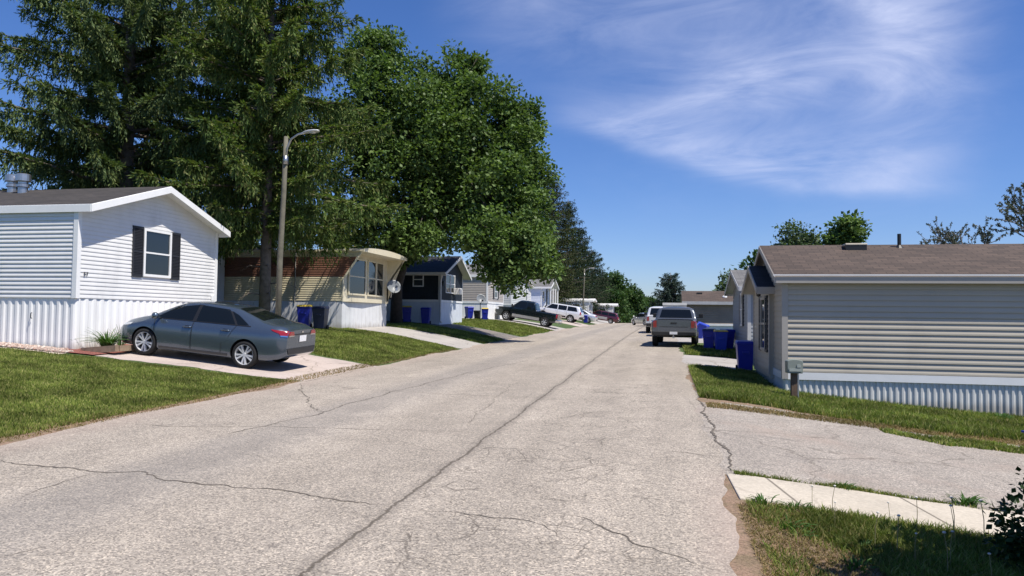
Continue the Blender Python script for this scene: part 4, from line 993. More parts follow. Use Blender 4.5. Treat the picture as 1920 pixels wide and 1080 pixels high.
        # rear lamp wraps round the corner
        B.decal(ax, [q((-2.30, .86), (-1.98, .955), (-1.94, .985), (-2.30, .965))], .010, (10, 4)).obj('taillight', REDL, o, smooth=True)
        B.decal('-x', [((sd*.40, .865), (sd*.78, .865), (sd*.78, .975), (sd*.44, .955))], .012, (10, 4)).obj('taillight', REDL, o, smooth=True)
        B.decal('-x', [((sd*.40, .845), (sd*.78, .835), (sd*.78, .865), (sd*.42, .872))], .012, (10, 2)).obj('lamp_trim', CHROME, o, smooth=True)
    B.decal('z', [((.60, -.53), (1.27, -.64), (1.27, .64), (.60, .53))], .005, (10, 14)).obj('windshield', CARGLASS, o, smooth=True)
    B.decal('z', [((-1.62, -.56), (-.92, -.48), (-.92, .48), (-1.62, .56))], .005, (10, 14)).obj('rear_window', CARGLASS, o, smooth=True)
    B.decal('-x', [((-.62, .42), (.62, .42), (.70, .56), (-.70, .56))], .012, (12, 4)).obj('bumper_insert', mat('dark bumper plastic', (.025, .026, .028), .6), o, smooth=True)
    B.decal('-x', [((-.40, .875), (.40, .875), (.40, .895), (-.40, .895))], .008, (8, 1)).obj('trunk_trim', BLACK, o)
    B.decal('-x', [((-.20, .70), (.14, .70), (.14, .85), (-.20, .85))], .012, (4, 4)).obj('license_plate', PLATE, o)
    B.decal('-x', [((-.05, .915), (.05, .915), (.05, .955), (-.05, .955))], .010, (3, 3)).obj('emblem', CHROME, o)
    B.decal('x', [((-.5, .30), (.5, .30), (.42, .44), (-.42, .44))], .008, (8, 3)).obj('grille', BLACK, o)
    for ax in (-1.35, 1.35):
        for sd in (-1, 1): wheel(o, ax, sd*.775, .325, .215, 10, side=sd, rim_r=.76)
    return o
z1 = .45; xr = -9.75
pt = -math.atan2(terrain(-12.45, 16.8)-terrain(-9.75, 16.8), 2.7)
car = sedan('parked_car', 'grey blue four door sedan parked nose in beside the white home', 'car', (.085, .115, .155), (-11.10, 16.85, terrain(-11.1, 16.85)+.006), PI, pt)

def longbody(kind, name, label, cat, col, loc, rz, pitch=0, roll=0, two=None, hh=None):
    """pickup / suv / wagon / van from the same loft"""
    o = thing(name, label, cat, loc, rz); o.rotation_euler = (roll, pitch, rz)
    pm = paint('paint '+label[:24], col, .3 if sum(col) > 1.5 else .5)
    h = dict(pickup=1.86, suv=1.76, wagon=1.58, van=2.1)[kind]; h = hh or h; W2 = dict(pickup=.97, suv=.96, wagon=.92, van=.99)[kind]
    L2 = dict(pickup=2.80, suv=2.50, wagon=2.45, van=2.7)[kind]; ax = dict(pickup=1.72, suv=1.45, wagon=1.42, van=1.6)[kind]
    r = dict(pickup=.39, suv=.375, wagon=.33, van=.36)[kind]
    zb_ = .33 if kind != 'wagon' else .24
    hood = dict(pickup=1.16, suv=1.10, wagon=.96, van=1.15)[kind]
    tail = -L2
    if kind == 'pickup': cab0, cab1 = -.72, .75; bt = 1.18
    else: cab0, cab1 = tail+.10, {'suv': .72, 'wagon': .55, 'van': 1.25}[kind]; bt = 0
    cowl = cab1+.75
    def prof(off, edge):
        p = [(L2, hood-.32), (L2-.12, hood-.10), (cowl+.05, hood+.02), (cowl-.08, hood+.06), (cab1, h-.05), (cab1-.5, h)]
        if kind == 'pickup': p += [(cab0+.2, h-.02), (cab0+.06, h-.06), (cab0-.14, bt+.02), (cab0-.2, bt), (tail, bt-.01)]
        else: p += [(0, h), (cab0+.45, h-.02), (cab0+.22, h-.06), (cab0-.02, hood+.12), (tail, hood-.05)]
        return [(x, z-off*(1 if z > hood+.15 else .3)) for x, z in p]
    keys = dict(
     zb=[(tail, zb_+.18), (tail+.3, zb_+.08), (0, zb_), (L2-.3, zb_), (L2, zb_+.12)],
     zm=[(tail, .72), (0, .72), (L2, .68)],
     zs=[(tail, hood-.14), (0, hood-.14), (L2-.5, hood-.16), (L2, hood-.40)],
     zbelt=[(tail, hood-.03), (0, hood-.02), (cowl, hood-.03), (L2-.15, hood-.16), (L2, hood-.36)],
     zr=prof(.07, 1), zt=prof(0, 0),
     wm=[(tail, W2*.92), (tail+.15, W2), (L2-.4, W2), (L2-.1, W2*.93), (L2, W2*.80)],
     wb=[(tail, W2*.88), (tail+.15, W2*.95), (cowl, W2*.95), (L2-.3, W2*.90), (L2, W2*.74)],
     wr=[(tail, W2*.84), (cab0-.12, W2*.9 if kind == 'pickup' else W2*.8), (cab0+.3, W2*.76), (cab1, W2*.74), (cowl, W2*.86), (L2-.3, W2*.8), (L2, W2*.7)])
    ex = []
    if kind == 'pickup':
        def bed(): mb = MB(); mb.box(tail+.10, -W2*.80, .62, cab0-.30, W2*.80, 2.5, 1); return mb.obj('cut', [BLACK, BLACK])
        ex = [bed]
    B = Body('body', o, keys, (tail, L2), [pm, BLACK], (-ax, ax), (r+.06, r+.01), W2, ex, sx=.045, st=.2)
    q = lambda *a: list(a)
    zt_, zw = h-.14, hood+.05
    fr = (cab1+.36, cab1-.02)
    if kind == 'pickup': wins = [((.08, zw), (fr[0]+.2, zw), (cab1-.06, zt_), (.08, zt_)), ((cab0+.10, zw), (.0, zw), (.0, zt_), (cab0+.22, zt_))]
    else:
        wins = [((.02, zw), (fr[0]+.12, zw), (cab1-.06, zt_), (.02, zt_)), ((-.95, zw), (-.06, zw), (-.06, zt_), (-.95, zt_)), ((cab0+.30, zw+.02), (-1.03, zw), (-1.03, zt_), (cab0+.50, zt_-.02))]
    for sd, a_ in ((-1, '-y'), (1, 'y')):
        for wq in wins: B.decal(a_, [q(*wq)], .006, (10, 6)).obj('side_window', CARGLASS, o, smooth=True)
        for xx in ((.04, 1.0), (-.86, .9)) if kind == 'pickup' else ((-.02, .9), (-1.0, .9)):
            B.decal(a_, [q((xx[0]-.008, .45), (xx[0]+.008, .45), (xx[0]+.008, zw), (xx[0]-.008, zw))], .0055, (1, 8)).obj('door_seam', BLACK, o)
        if two is not None or kind != 'wagon':
            mt = .60 if two is None else .66 if kind == 'pickup' else .78
            B.decal(a_, [q((-ax+.5, .44), (ax-.52, .44), (ax-.52, mt), (-ax+.5, mt))], .010, (14, 2)).obj('side_molding', two or BLACK, o, smooth=True)
        for hx in ((.25, -.62) if kind == 'pickup' else (.15, -.85)):
            hh, n_, _, _ = B.bvh.ray_cast(Vector((hx, sd*5, zw-.10)), Vector((0, -sd, 0)))
            mb = MB(); mb.box(hx-.08, hh.y-.02, zw-.13, hx+.08, hh.y+.02+.0, zw-.09); mb.obj('door_handle', BLACK if kind == 'pickup' else pm, o)
        mb = MB(); y = sd*(W2+.10); mb.box(fr[0]+.12, y-.10, zw-.0, fr[0]+.22, y+.10, zw+.20); mb.box(fr[0]+.14, min(y, y-sd*.2), zw+.02, fr[0]+.2, max(y, y-sd*.2), zw+.06); mb.obj('wing_mirror', BLACK, o, bev=.02)
        B.decal('x', [((sd*W2*.46, hood-.34), (sd*W2*.82, hood-.34), (sd*W2*.86, hood-.16), (sd*W2*.46, hood-.16))], .014, (6, 3)).obj('headlight', CLEARL, o, smooth=True)
        lz0, lz1 = (.84, 1.13) if kind == 'pickup' else (hood-.22, hood+.08)
        B.decal('-x', [((sd*W2*.74, lz0), (sd*W2*.89, lz0), (sd*W2*.89, lz1), (sd*W2*.74, lz1))], .014, (4, 6)).obj('taillight', REDL, o, smooth=True)
        B.decal(a_, [((tail+.02, lz0), (tail+.14, lz0), (tail+.14, lz1), (tail+.02, lz1))], .012, (3, 6)).obj('taillight', REDL, o, smooth=True)
        B.decal(a_, [((L2-.32, hood-.34), (L2-.05, hood-.34), (L2-.05, hood-.2), (L2-.32, hood-.17))], .012, (4, 4)).obj('headlight', CLEARL, o, smooth=True)
    xw0, xw1 = cab1+.06, cowl-.10
    B.decal('z', [((xw0, -W2*.66), (xw1, -W2*.78), (xw1, W2*.78), (xw0, W2*.66))], .006, (8, 12)).obj('windshield', CARGLASS, o, smooth=True)
    if kind == 'pickup':
        B.decal('-x', [((-W2*.74, bt+.06), (W2*.74, bt+.06), (W2*.64, h-.15), (-W2*.64, h-.15))], .012, (12, 6)).obj('rear_window', CARGLASS, o, smooth=True)
        d = B.decal('-x', [((-W2*.70, .66), (W2*.70, .66), (W2*.70, 1.13), (-W2*.70, 1.13))], .012, (10, 8)).obj('tailgate', pm, o, smooth=True)
        B.decal('-x', [((-W2*.62, .86), (W2*.62, .86), (W2*.62, .885), (-W2*.62, .885))], .016, (6, 1)).obj('crease', mat('dark seam', (.03, .03, .032), .5), d)
        mb = MB(); mb.box(tail-.022, -.13, 1.0, tail-.010, .13, 1.06); mb.obj('handle', BLACK, d)
    else:
        B.decal('-x', [((-W2*.62, hood+.10), (W2*.62, hood+.10), (W2*.55, h-.16), (-W2*.55, h-.16))], .010, (10, 6)).obj('rear_window', CARGLASS, o, smooth=True)
    bmat = mat('dark bumper plastic', (.025, .026, .028), .6)
    mb = MB(); mb.hexa([(tail-.14, -W2*.90, .50), (tail+.2, -W2*.98, .50), (tail+.2, W2*.98, .50), (tail-.14, W2*.90, .50), (tail-.16, -W2*.92, .68), (tail+.1, -W2*.97, .70), (tail+.1, W2*.97, .70), (tail-.16, W2*.92, .68)]); mb.obj('rear_bumper', bmat if (kind != 'pickup' or two is None) else CHROME, o, bev=.03)
    mb = MB(); mb.box(tail-.175, -.16, .56, tail-.155, .16, .67); mb.obj('license_plate', PLATE, o)
    if kind == 'pickup': mb = MB(); mb.box(tail-.25, -.04, .40, tail, .04, .47); mb.lathe([(0, 0), (.03, .01), (.03, .05), (0, .07)], 8, c=(tail-.23, 0, .47)); mb.obj('tow_hitch', METAL, o)
    mb = MB(); mb.hexa([(L2-.25, -W2*.95, .42), (L2+.06, -W2*.78, .44), (L2+.06, W2*.78, .44), (L2-.25, W2*.95, .42), (L2-.25, -W2*.97, .66), (L2+.07, -W2*.80, .64), (L2+.07, W2*.80, .64), (L2-.25, W2*.97, .66)]); mb.obj('front_bumper', CHROME if two is not None else bmat, o, bev=.03)
    B.decal('x', [((-W2*.42, hood-.36), (W2*.42, hood-.36), (W2*.42, hood-.14), (-W2*.42, hood-.14))], .012, (8, 4)).obj('grille', BLACK, o, smooth=True)
    for x in (-ax, ax):
        for sd in (-1, 1): wheel(o, x, sd*(W2-.135), r, .25, 6, side=sd, rim_r=.62 if kind == 'pickup' else .68)
    return o
def settle(o, x, y, head, wb, tw):
    h = Vector((math.cos(head), math.sin(head))); n = Vector((-h.y, h.x)); c = Vector((x, y))
    Z = {(a, b): terrain(*(c+h*wb*a+n*tw*b)) for a in (-1, 1) for b in (-1, 1)}
    pitch = -math.atan2((Z[1, 1]+Z[1, -1]-Z[-1, 1]-Z[-1, -1])/2, 2*wb); roll = math.atan2((Z[1, 1]+Z[-1, 1]-Z[1, -1]-Z[-1, -1])/2, 2*tw)
    o.location = (x, y, sum(Z.values())/4+.012); o.rotation_euler = (roll, pitch, head)
SILV = mat('two tone silver', (.45, .45, .45), .35, .6, var=.05)
p = longbody('pickup', 'pickup_truck', 'silver grey pickup truck seen from behind at the right road edge', 'pickup truck', (.105, .118, .135), (0, 0, 0), 0, hh=1.75)
settle(p, .46, 35.4, PI/2-R(3.2), 1.72, .83)
pk = longbody('pickup', 'pickup_truck', 'dark green pickup truck with chrome rims parked across the grass edge', 'pickup truck', (.010, .017, .018), (0, 0, 0), 0, 0, 0, SILV)
settle(pk, -10.6, 57.0, PI-R(2), 1.72, .83); pk.scale = (.88, .95, .95)
sv = longbody('suv', 'parked_suv', 'white suv parked behind the dark green pickup', 'suv', (.72, .73, .74), (0, 0, 0), 0)
settle(sv, -11.0, 76.5, PI-R(4), 1.45, .8)
s2 = sedan('parked_car', 'white sedan behind the blue bin in the far left driveway', 'car', (.68, .69, .70), (0, 0, 0), 0); settle(s2, -10.2, 86, PI, 1.35, .77)
wg = longbody('wagon', 'station_wagon', 'burgundy and silver station wagon farthest along the left side', 'station wagon', (.10, .022, .032), (0, 0, 0), 0, 0, 0, SILV); settle(wg, -8.9, 103, PI, 1.42, .8)
wt = longbody('pickup', 'pickup_truck', 'white pickup truck half hidden behind the silver grey pickup', 'pickup truck', (.70, .71, .72), (0, 0, 0), 0); settle(wt, -.42, 54, PI/2, 1.72, .83)
fc = sedan('parked_car', 'small far white car at the crest on the right of the road', 'car', (.72, .72, .72), (0, 0, 0), 0); settle(fc, -2.3, 86, PI/2+.5, 1.35, .77)
settle(car, -11.10, 16.85, PI, 1.35, .77)
# camper shell box beyond the truck
cb = thing('cargo_trailer', 'pale grey box trailer standing beyond the silver grey pickup', 'trailer', on(-.05, 46.5))
mb = MB(); mb.box(-.15, -1.6, .55, 1.2, 1.6, 1.98); mb.obj('body', mat('weathered pale panel', (.42, .43, .42), .5, var=.12), cb, bev=.04)
mb = MB(); mb.box(-.17, -1.62, 1.86, 1.22, 1.62, 2.0); mb.obj('roof', mat('off white roof', (.6, .6, .57), .5), cb)
mb = MB(); mb.box(.1, -1.63, .7, .95, -1.605, 1.75); mb.obj('door', mat('weathered pale panel b', (.38, .39, .38), .5, var=.12), cb)
for sd, yv in ((-1, -.12), (1, 1.17)): wheel(cb, yv, 0, .33, .2, 6, side=-1).rotation_euler = (0, 0, PI/2)

# ---------------------------------------------------------------- street things
def bin_(label, bodym, lidm, loc, rz, group, scale=1., logo=False):
    o = thing('wheeled_bin', label, 'bin', loc, rz, group); o.scale = (.84, .84, .84)
    mb = MB(); b0, b1 = (.22, .25), (.29, .34); h = .98
    P = []
    for z, (a, b) in ((.06, b0), (.5, (.255, .295)), (h, b1)):
        for sx, sy in ((-1, -1), (1, -1), (1, 1), (-1, 1)): P.append((sx*a, sy*b-.02*(z > .9), z))
    mb.add(P, [(3, 2, 1, 0)]+[(i*4+j, i*4+(j+1) % 4, i*4+4+(j+1) % 4, i*4+4+j) for i in range(2) for j in range(4)]+[(8, 9, 10, 11)])
    mb.box(-.30, -.37, h-.07, .30, .33, h-.02); mb.box(-.12, -.345, .62, .12, -.30, .70)
    bd = mb.obj('body', bodym, o, bev=.02)
    if logo:
        lm = mat('pale bin print', (.6, .65, .75), .5); g = MB()
        for zz, wd in ((.80, .15), (.765, .12), (.70, .17)): g.quad((-wd, -.318, zz), (wd, -.318, zz), (wd, -.321, zz+.022), (-wd, -.321, zz+.022))
        g.obj('logo', lm, bd)
    mb = MB(); mb.hexa([(-.31, -.39, h-.015), (.31, -.39, h-.015), (.31, .36, h-.015), (-.31, .36, h-.015), (-.27, -.33, h+.06), (.27, -.33, h+.06), (.27, .34, h+.085), (-.27, .34, h+.085)]); mb.obj('lid', lidm, o, bev=.018)
    mb = MB(); mb.tube([(-.24, .38, h-.08), (-.24, .43, h-.03), (.24, .43, h-.03), (.24, .38, h-.08)], .016, 6); mb.obj('handle', bodym, o)
    for sx in (-.25, .25): mb = MB(); mb.lathe([(0, -.03), (.10, -.03), (.11, 0), (.10, .03), (0, .03)], 18, 'x', (sx, .25, .11)); mb.obj('wheel', RUB, o)
    return o
BLUE = mat('blue bin plastic', (.012, .022, .30), .4, var=.1); NVB = mat('navy bin plastic', (.012, .018, .05), .4, var=.1); YEL = mat('yellow lid plastic', (.55, .40, .05), .45, var=.1); BLUE2 = mat('bright blue bin plastic', (.02, .05, .42), .4, var=.1)
GY = 'wheeled bins by the cream trailer'; GN = 'wheeled bins by the navy home'; GG = 'wheeled bins by the taupe home'; GR_ = 'wheeled bins by the blue grey home'
bin_('blue bin with a yellow lid against the cream trailer skirting', BLUE, YEL, on(-13.45, 26.2), R(15), GY)
bin_('dark navy bin with a closed lid beside the cream trailer corner', NVB, NVB, on(-12.75, 26.1), R(8), GY)
b1 = bin_('blue bin with a yellow lid in the shade of the navy home', BLUE, YEL, on(-13.45, 37.6), R(20), GN)
b2 = bin_('plain blue bin beside the corner downspout of the navy home', BLUE, BLUE, on(-12.45, 37.75), R(10), GN)
dup(b2, on(-14.0, 52.4), R(40), 'tilted plain blue bin near the taupe home skirting', GG)
dup(b1, on(-12.75, 52.1), R(15), 'blue bin with a yellow lid beside the dish on a pole', GG)
tag(bin_('small black tub between the bins at the taupe home', BLACK, BLACK, on(-13.35, 52.2), 0, GG), None, None).scale = (.7, .7, .62)
dup(b2, on(-8.9, 84), 0, 'far blue bin standing before the white sedan', 'far bins')
b3 = bin_('large blue bin beside the window of the tan home', BLUE, BLUE, on(2.22, 22.5), R(0), 'bins by the tan home')
bin_('bright blue bin with a yellow lid and pale print', BLUE2, YEL, on(2.12, 30.9), R(4), GR_, logo=True)
bin_('dark lidded blue bin left of the yellow lidded printed bin', BLUE, NVB, on(1.72, 31.7), R(-8), GR_)
dup(b2, on(2.48, 32.2), R(10), 'blue bin nearest the blue grey home wall', GR_)
bt_ = bin_('bright blue bin leaning over beyond the pickup', BLUE2, BLUE2, on(1.75, 42.6), R(60), 'far bins'); bt_.rotation_euler = (R(18), 0, R(70))
# blue plastic sled scrap at the right edge
sd = thing('plastic_sled', 'blue plastic sled lying in the grass at the right edge', 'sled', on(6.12, 13.9), R(20))
mb = MB(); mb.hexa([(-.05, -.25, 0), (.9, -.25, 0), (.9, .25, 0), (-.05, .25, 0), (-.12, -.32, .16), (1.0, -.32, .12), (1.0, .32, .12), (-.12, .32, .16)]); mb.obj('body', BLUE2, sd, bev=.02)
mb = MB(); mb.box(-.14, -.34, .15, 1.02, -.27, .18); mb.box(-.14, .27, .15, 1.02, .34, .18); mb.box(-.16, -.27, .155, -.1, .27, .185); mb.obj('rim', BLUE2, sd)
WOODP = mat('weathered pole wood', (.135, .125, .092), .85, var=.3, vscale=5, dirt=((.12, .10, .08), .5))
def lamp(name, label, x, y, H, s=1.):
    o = thing(name, label, 'street lamp', on(x, y), 0, 'street lamps')
    mb = MB(); mb.tube([(0, 0, -.4), (.02, 0, H*.4), (.10, 0, H*.75), (.13, 0, H)], [.092, .086, .074, .064], 14); mb.obj('pole', WOODP, o, smooth=True)
    mb = MB(); mb.tube([(.12, -.02, H-.75), (.20, -.04, H-.35), (.34, -.08, H-.1), (.6, -.14, H+.02), (.85, -.2, H+.04)], .032, 8); mb.box(.10, -.10, H-.85, .2, .06, H-.60); mb.obj('arm', METAL, o, smooth=True)
    mb = MB()
    prof = [(.78, .03, .03), (.86, .07, .05), (1.0, .13, .06), (1.2, .15, .055), (1.34, .10, .035), (1.38, .03, .02)]
    vs = []
    for x_, w_, h_ in prof:
        for k in range(12): a = 2*PI*k/12; vs.append((x_, -.2-.23*(x_-.85)+w_*math.cos(a), H+.05+h_*math.sin(a)*(1 if math.sin(a) > 0 else .5)))
    mb.add(vs, [(i*12+j, i*12+(j+1) % 12, i*12+12+(j+1) % 12, i*12+12+j) for i in range(5) for j in range(12)]); mb.obj('lamp_head', mat('pale grey lamp housing', (.55, .56, .57), .4, .2), o, smooth=True)
    g = MB(); g.lathe([(0, -.05), (.09, -.03), (.11, 0)], 12, c=(1.12, -.265, H+.03)); g.obj('lens', CLEARL, o)
    return o
l1 = lamp('street_lamp', 'wooden street lamp pole with cobra head in front of the big spruce', -11.45, 20.6, 6.30)
dup(l1, on(-9.8, 89.5), 0, 'slim far street lamp pole by the white sedan')
# satellite dishes
def dish(label, loc, rz, post=None, r=.32):
    o = thing('satellite_dish', label, 'satellite dish', loc, rz, 'satellite dishes')
    mb = MB(); mb.lathe([(0, 0), (r*.5, .025), (r*.85, .07), (r, .10), (r, .115), (r*.85, .085), (r*.5, .04), (0, .015)], 28, 'y'); mb.obj('reflector', mat('grey dish paint', (.16, .175, .19), .45, var=.08), o, smooth=True).rotation_euler = (R(158), 0, 0)
    mb = MB(); mb.tube([(0, .02, -r*.9), (0, -.40, -.12)], .014, 6); mb.box(-.05, -.48, -.16, .05, -.36, -.04); mb.obj('feed_arm', BLACK if post else METAL, o)
    mb = MB()
    if post: mb.tube([(0, .06, 0), (0, .06, -post)], .025, 8)
    else: mb.tube([(0, .05, 0), (0, .2, -.05), (.0, .35, -.45)], .022, 8)
    mb.obj('mast', METAL if not post else BLACK, o); return o
dish('grey satellite dish fixed to the front of the cream trailer', (-12.0, 31.7, 3.0), R(38))
dish('grey satellite dish on a black pole beside the taupe home bins', (-12.2, 48.6, terrain(-12.2, 48.6)+1.5), R(30), 1.7)
# utility pedestal
up_ = thing('utility_pedestal', 'grey green meter box on a brown wooden post before the tan home', 'meter box', on(2.56, 16.2), R(5))
mb = MB(); mb.box(-.055, -.05, -.3, .055, .05, .60); mb.obj('post', mat('brown post wood', (.11, .07, .045), .8, var=.3, vscale=8), up_)
mb = MB(); mb.tube([(.075, -.02, -.2), (.075, -.02, .62)], .022, 8); mb.obj('conduit', METAL, up_)
mb = MB(); n = 10; pr = [(-.15, .56), (.15, .56), (.155, .78)]+[(.155*math.cos(a), .80+.045*math.sin(a)) for a in np.linspace(.1, PI-.1, 8)]+[(-.155, .78)]
mb.prism([(x, -.12, z) for x, z in pr], (0, .22, 0)); mb.obj('box', mat('grey green enamel', (.20, .225, .20), .5, var=.1), up_, bev=.012)
mb = MB(); mb.box(-.12, -.135, .60, .12, -.122, .66); mb.box(.03, -.137, .68, .11, -.122, .74); mb.obj('cover_plate', mat('pale cover', (.3, .33, .3), .5), up_)
# planter edge and plant by the car
te = thing('garden_edging', 'short weathered timber edging around the planted bed', 'edging', on(-13.55, 15.55)); te.rotation_euler = (0, -.09, 0)
mb = MB(); mb.box(-.2, -.06, -.03, .75, .06, .12); mb.box(.66, .065, -.03, .78, 1.0, .11); mb.obj('timber', mat('weathered timber', (.22, .16, .11), .85, var=.3, vscale=7), te)
# ---------------------------------------------------------------- plants and trees
BARK = mat('grey brown bark', (.13, .105, .085), .9, var=.45, vscale=7, bump=.8, bscale=14)
BARKD = mat('dark maple bark', (.06, .05, .042), .9, var=.4, vscale=6, bump=.8, bscale=12)
def quads_from(P, D, S, ln, wd):
    """rhombic leaves: base P, direction D, side S (unit), length, width"""
    N = len(P); ln = np.broadcast_to(ln, (N,))[:, None]; wd = np.broadcast_to(wd, (N,))[:, None]
    up = np.cross(D, S)
    V = np.stack([P, P+D*ln*.5+S*wd*.5+up*wd*.12, P+D*ln, P+D*ln*.45-S*wd*.5+up*wd*.12], 1).reshape(-1, 3)
    i = np.arange(N)*4
    return V, np.column_stack([i, i+1, i+2, i+3])
def unit(a): return a/np.maximum(np.linalg.norm(a, axis=1), 1e-6)[:, None]
def rand_dirs(g, n): return unit(g.normal(size=(n, 3)))
def leaf_cloud(g, C, Rr, n, size, flat=.75, droop=.3):
    """C: clump centres (k,3); leaves gaussian round each"""
    k = len(C); idx = g.integers(0, k, n)
    off = rand_dirs(g, n)*(g.uniform(0, 1, n)**.45)[:, None]*Rr[idx][:, None]; off[:, 2] *= flat
    P = C[idx]+off
    D = unit(unit(off+1e-6)*.8+rand_dirs(g, n)*.9+np.array([0, 0, -droop]))
    S = unit(np.cross(D, rand_dirs(g, n)*.8+np.array([0, 0, 1.])))
    ln = size*g.uniform(.6, 1.35, n)
    return quads_from(P, D, S, ln, ln*.72)
def broadleaf(name, label, base, lobes, leafm, barkm, trunk, n_clump=48, per=46, size=.26, rc=(.45, .85), seed=1, cat='tree', group=None, fill=.25, limb=1.):
    """lobes: (x,y,z,r) world; trunk: list of (x,y,z,r) world"""
    g = np.random.default_rng(seed); o = thing(name, label, cat, base, 0, group); B = np.array(base)
    C = []; Rr = []
    for x, y, z, r in lobes:
        n = max(8, int(n_clump*(r/2)**1.6)); d = rand_dirs(g, n)
        rad = np.where(g.uniform(size=n) < fill, g.uniform(.3, .75, n), g.uniform(.78, 1.04, n))
        C.append(np.array([x, y, z])+d*(rad*r)[:, None]*np.array([1, 1, .95])); Rr.append(g.uniform(rc[0], rc[1], n)*min(1.2, .55+.25*r))
    C = np.concatenate(C)-B; Rr = np.concatenate(Rr)
    V, F = leaf_cloud(g, C, Rr, per*len(C), size)
    np_obj('crown', V, F, leafm, o)
    mb = MB(); tp = [Vector(p[:3])-Vector(base) for p in trunk]; mb.tube(tp, [p[3] for p in trunk], 12)
    for x, y, z, r in lobes:
        e = Vector((x, y, z))-Vector(base)
        s = tp[min(len(tp)-1, max(1, int(len(tp)*.5+g.integers(0, 2))))]
        m1 = s.lerp(e, .45)+Vector((g.normal()*.25, g.normal()*.25, .35))*min(1, r); rr = (.06+.045*r)*limb
        mb.tube([s, m1, e], [rr, rr*.7, rr*.3], 6)
        for _ in range(3):
            q = e+Vector(rand_dirs(g, 1)[0])*r*.75; mb.tube([m1.lerp(e, .6), q], [rr*.35, .015*limb], 5)
    mb.obj('trunk', barkm, o, smooth=True); return o
def spruce(name, label, base, H, Rb, seed=1, crown0=2.2, step=.36, nb=6, dens=1., leafm=None, cat='tree', group=None, tr=.22, shape=.75, bare=0, lean=(0, 0), hang=1., quad=1., zmax=None, inner=0, var=(.62, 1.12)):
    g = np.random.default_rng(seed); o = thing(name, label, cat, base, 0, group)
    mb = MB(); mb.tube([(lean[0]*s, lean[1]*s, H*s-.4*(s == 0)) for s in np.linspace(0, 1, 8)], list(tr*np.linspace(1, .12, 8)), 12)
    Ps, Ds, Ss, Ls, Ws = [], [], [], [], []
    z = crown0
    while z < (zmax or H-.15):
        s = (z-crown0)/(H-crown0); R0 = Rb*(1-s)**shape*(.55+.45*min(1, s*6+.3))
        for b in range(nb+inner):
            a = 2*PI*(b+g.uniform(-.4, .4))/nb+z*2.4; L = R0*g.uniform(*var)+.12
            if b >= nb: a = g.uniform(0, 2*PI); L *= g.uniform(.25, .6)
            rise = .30-.22*(1-s)+g.uniform(-.14, .14); ca, sa = math.cos(a), math.sin(a)
            tz = np.linspace(0, 1, 7); rr = L*tz
            hz = z+g.uniform(-.22, .22)+(step*g.uniform(.2, .8) if b >= nb else 0)+L*(rise*tz-.32*tz**2*(1-s*.6)+.22*tz**4)
            pts = np.column_stack([ca*rr+lean[0]*z/H, sa*rr+lean[1]*z/H, hz])
            if L > .8: mb.tube(pts, list(np.linspace(.012+.011*L, .006, 7)), 4, cap=False)
            k = max(3, int(L/.085*dens)); t = np.sort(g.uniform(.10 if L < 2 else .14, 1.0, k))
            bp = np.column_stack([np.interp(t, tz, pts[:, i]) for i in range(3)])
            out = np.array([ca, sa, 0.]); lat = np.array([-sa, ca, 0.])
            for sgn in (-1, 1):
                hl = g.uniform(size=k) < .62          # hanging strands, else short side sprays
                tl = np.where(hl, (.15+.55*np.sin(PI*np.clip(t*.85+.08, 0, 1)))*g.uniform(.4, 1.25, k), .35*g.uniform(.5, 1.2, k)+.25*(1-t))*min(1., .30+L*.22)
                dz = np.where(hl, hang*g.uniform(.9, 1.8, k), g.uniform(-.25, .35, k))
                dr = unit(out*np.where(hl, .30, .75)[:, None]+lat*(sgn*np.where(hl, g.uniform(0, .55, k), g.uniform(.4, 1.1, k)))[:, None]-np.array([0, 0, 1.])*dz[:, None])
                m = max(3, int(8*quad)); u = np.linspace(.05, 1, m)
                P = (bp[:, None, :]+dr[:, None, :]*(tl[:, None]*u)[:, :, None]+np.array([0, 0, -1])*(.15*tl[:, None]*u**2)[:, :, None]).reshape(-1, 3)
                d0 = np.repeat(dr, m, 0); n = len(P); D = unit(d0+g.normal(size=(n, 3))*.34); S = unit(np.cross(D, g.normal(size=(n, 3))))
                Ps.append(P); Ds.append(D); Ss.append(S); Ls.append(g.uniform(.12, .22, n)/quad**.5); Ws.append(g.uniform(.032, .060, n)/quad**.5)
            n = k*2; P = np.repeat(bp, 2, 0)+g.normal(size=(n, 3))*.04; D = unit(out+lat*g.normal(size=(n, 1))*.6+g.normal(size=(n, 3))*.35+np.array([0, 0, .15])); S = unit(np.cross(D, g.normal(size=(n, 3))*.4+np.array([0, 0, 1.])))
            Ps.append(P); Ds.append(D); Ss.append(S); Ls.append(g.uniform(.16, .28, n)); Ws.append(g.uniform(.05, .09, n))
        z += step*g.uniform(.8, 1.2)
    for i in range(bare):
        zz = g.uniform(1.2, crown0+2.); a = g.uniform(0, 2*PI); L = g.uniform(.4, 1.6)
        mb.tube([(lean[0]*zz/H, lean[1]*zz/H, zz), (math.cos(a)*L*.6, math.sin(a)*L*.6, zz+.05), (math.cos(a)*L, math.sin(a)*L, zz-.2)], [.025, .015, .006], 4)
    V, F = quads_from(np.concatenate(Ps), np.concatenate(Ds), np.concatenate(Ss), np.concatenate(Ls), np.concatenate(Ws))
    np_obj('crown', V, F, leafm, o)
    mb.obj('trunk', BARK, o, smooth=True); return o
SPR = leaf_mat('spruce needle', [(.042, .072, .024), (.068, .112, .034), (.10, .155, .042), (.155, .20, .055), (.15, .145, .06)], .26, .55)
SPR2 = leaf_mat('blue green spruce needle', [(.044, .074, .034), (.068, .108, .046), (.10, .142, .05), (.15, .175, .058)], .22, .55)
MAP = leaf_mat('maple leaf', [(.048, .088, .030), (.08, .132, .040), (.115, .175, .054), (.165, .23, .08)], .30, .42)
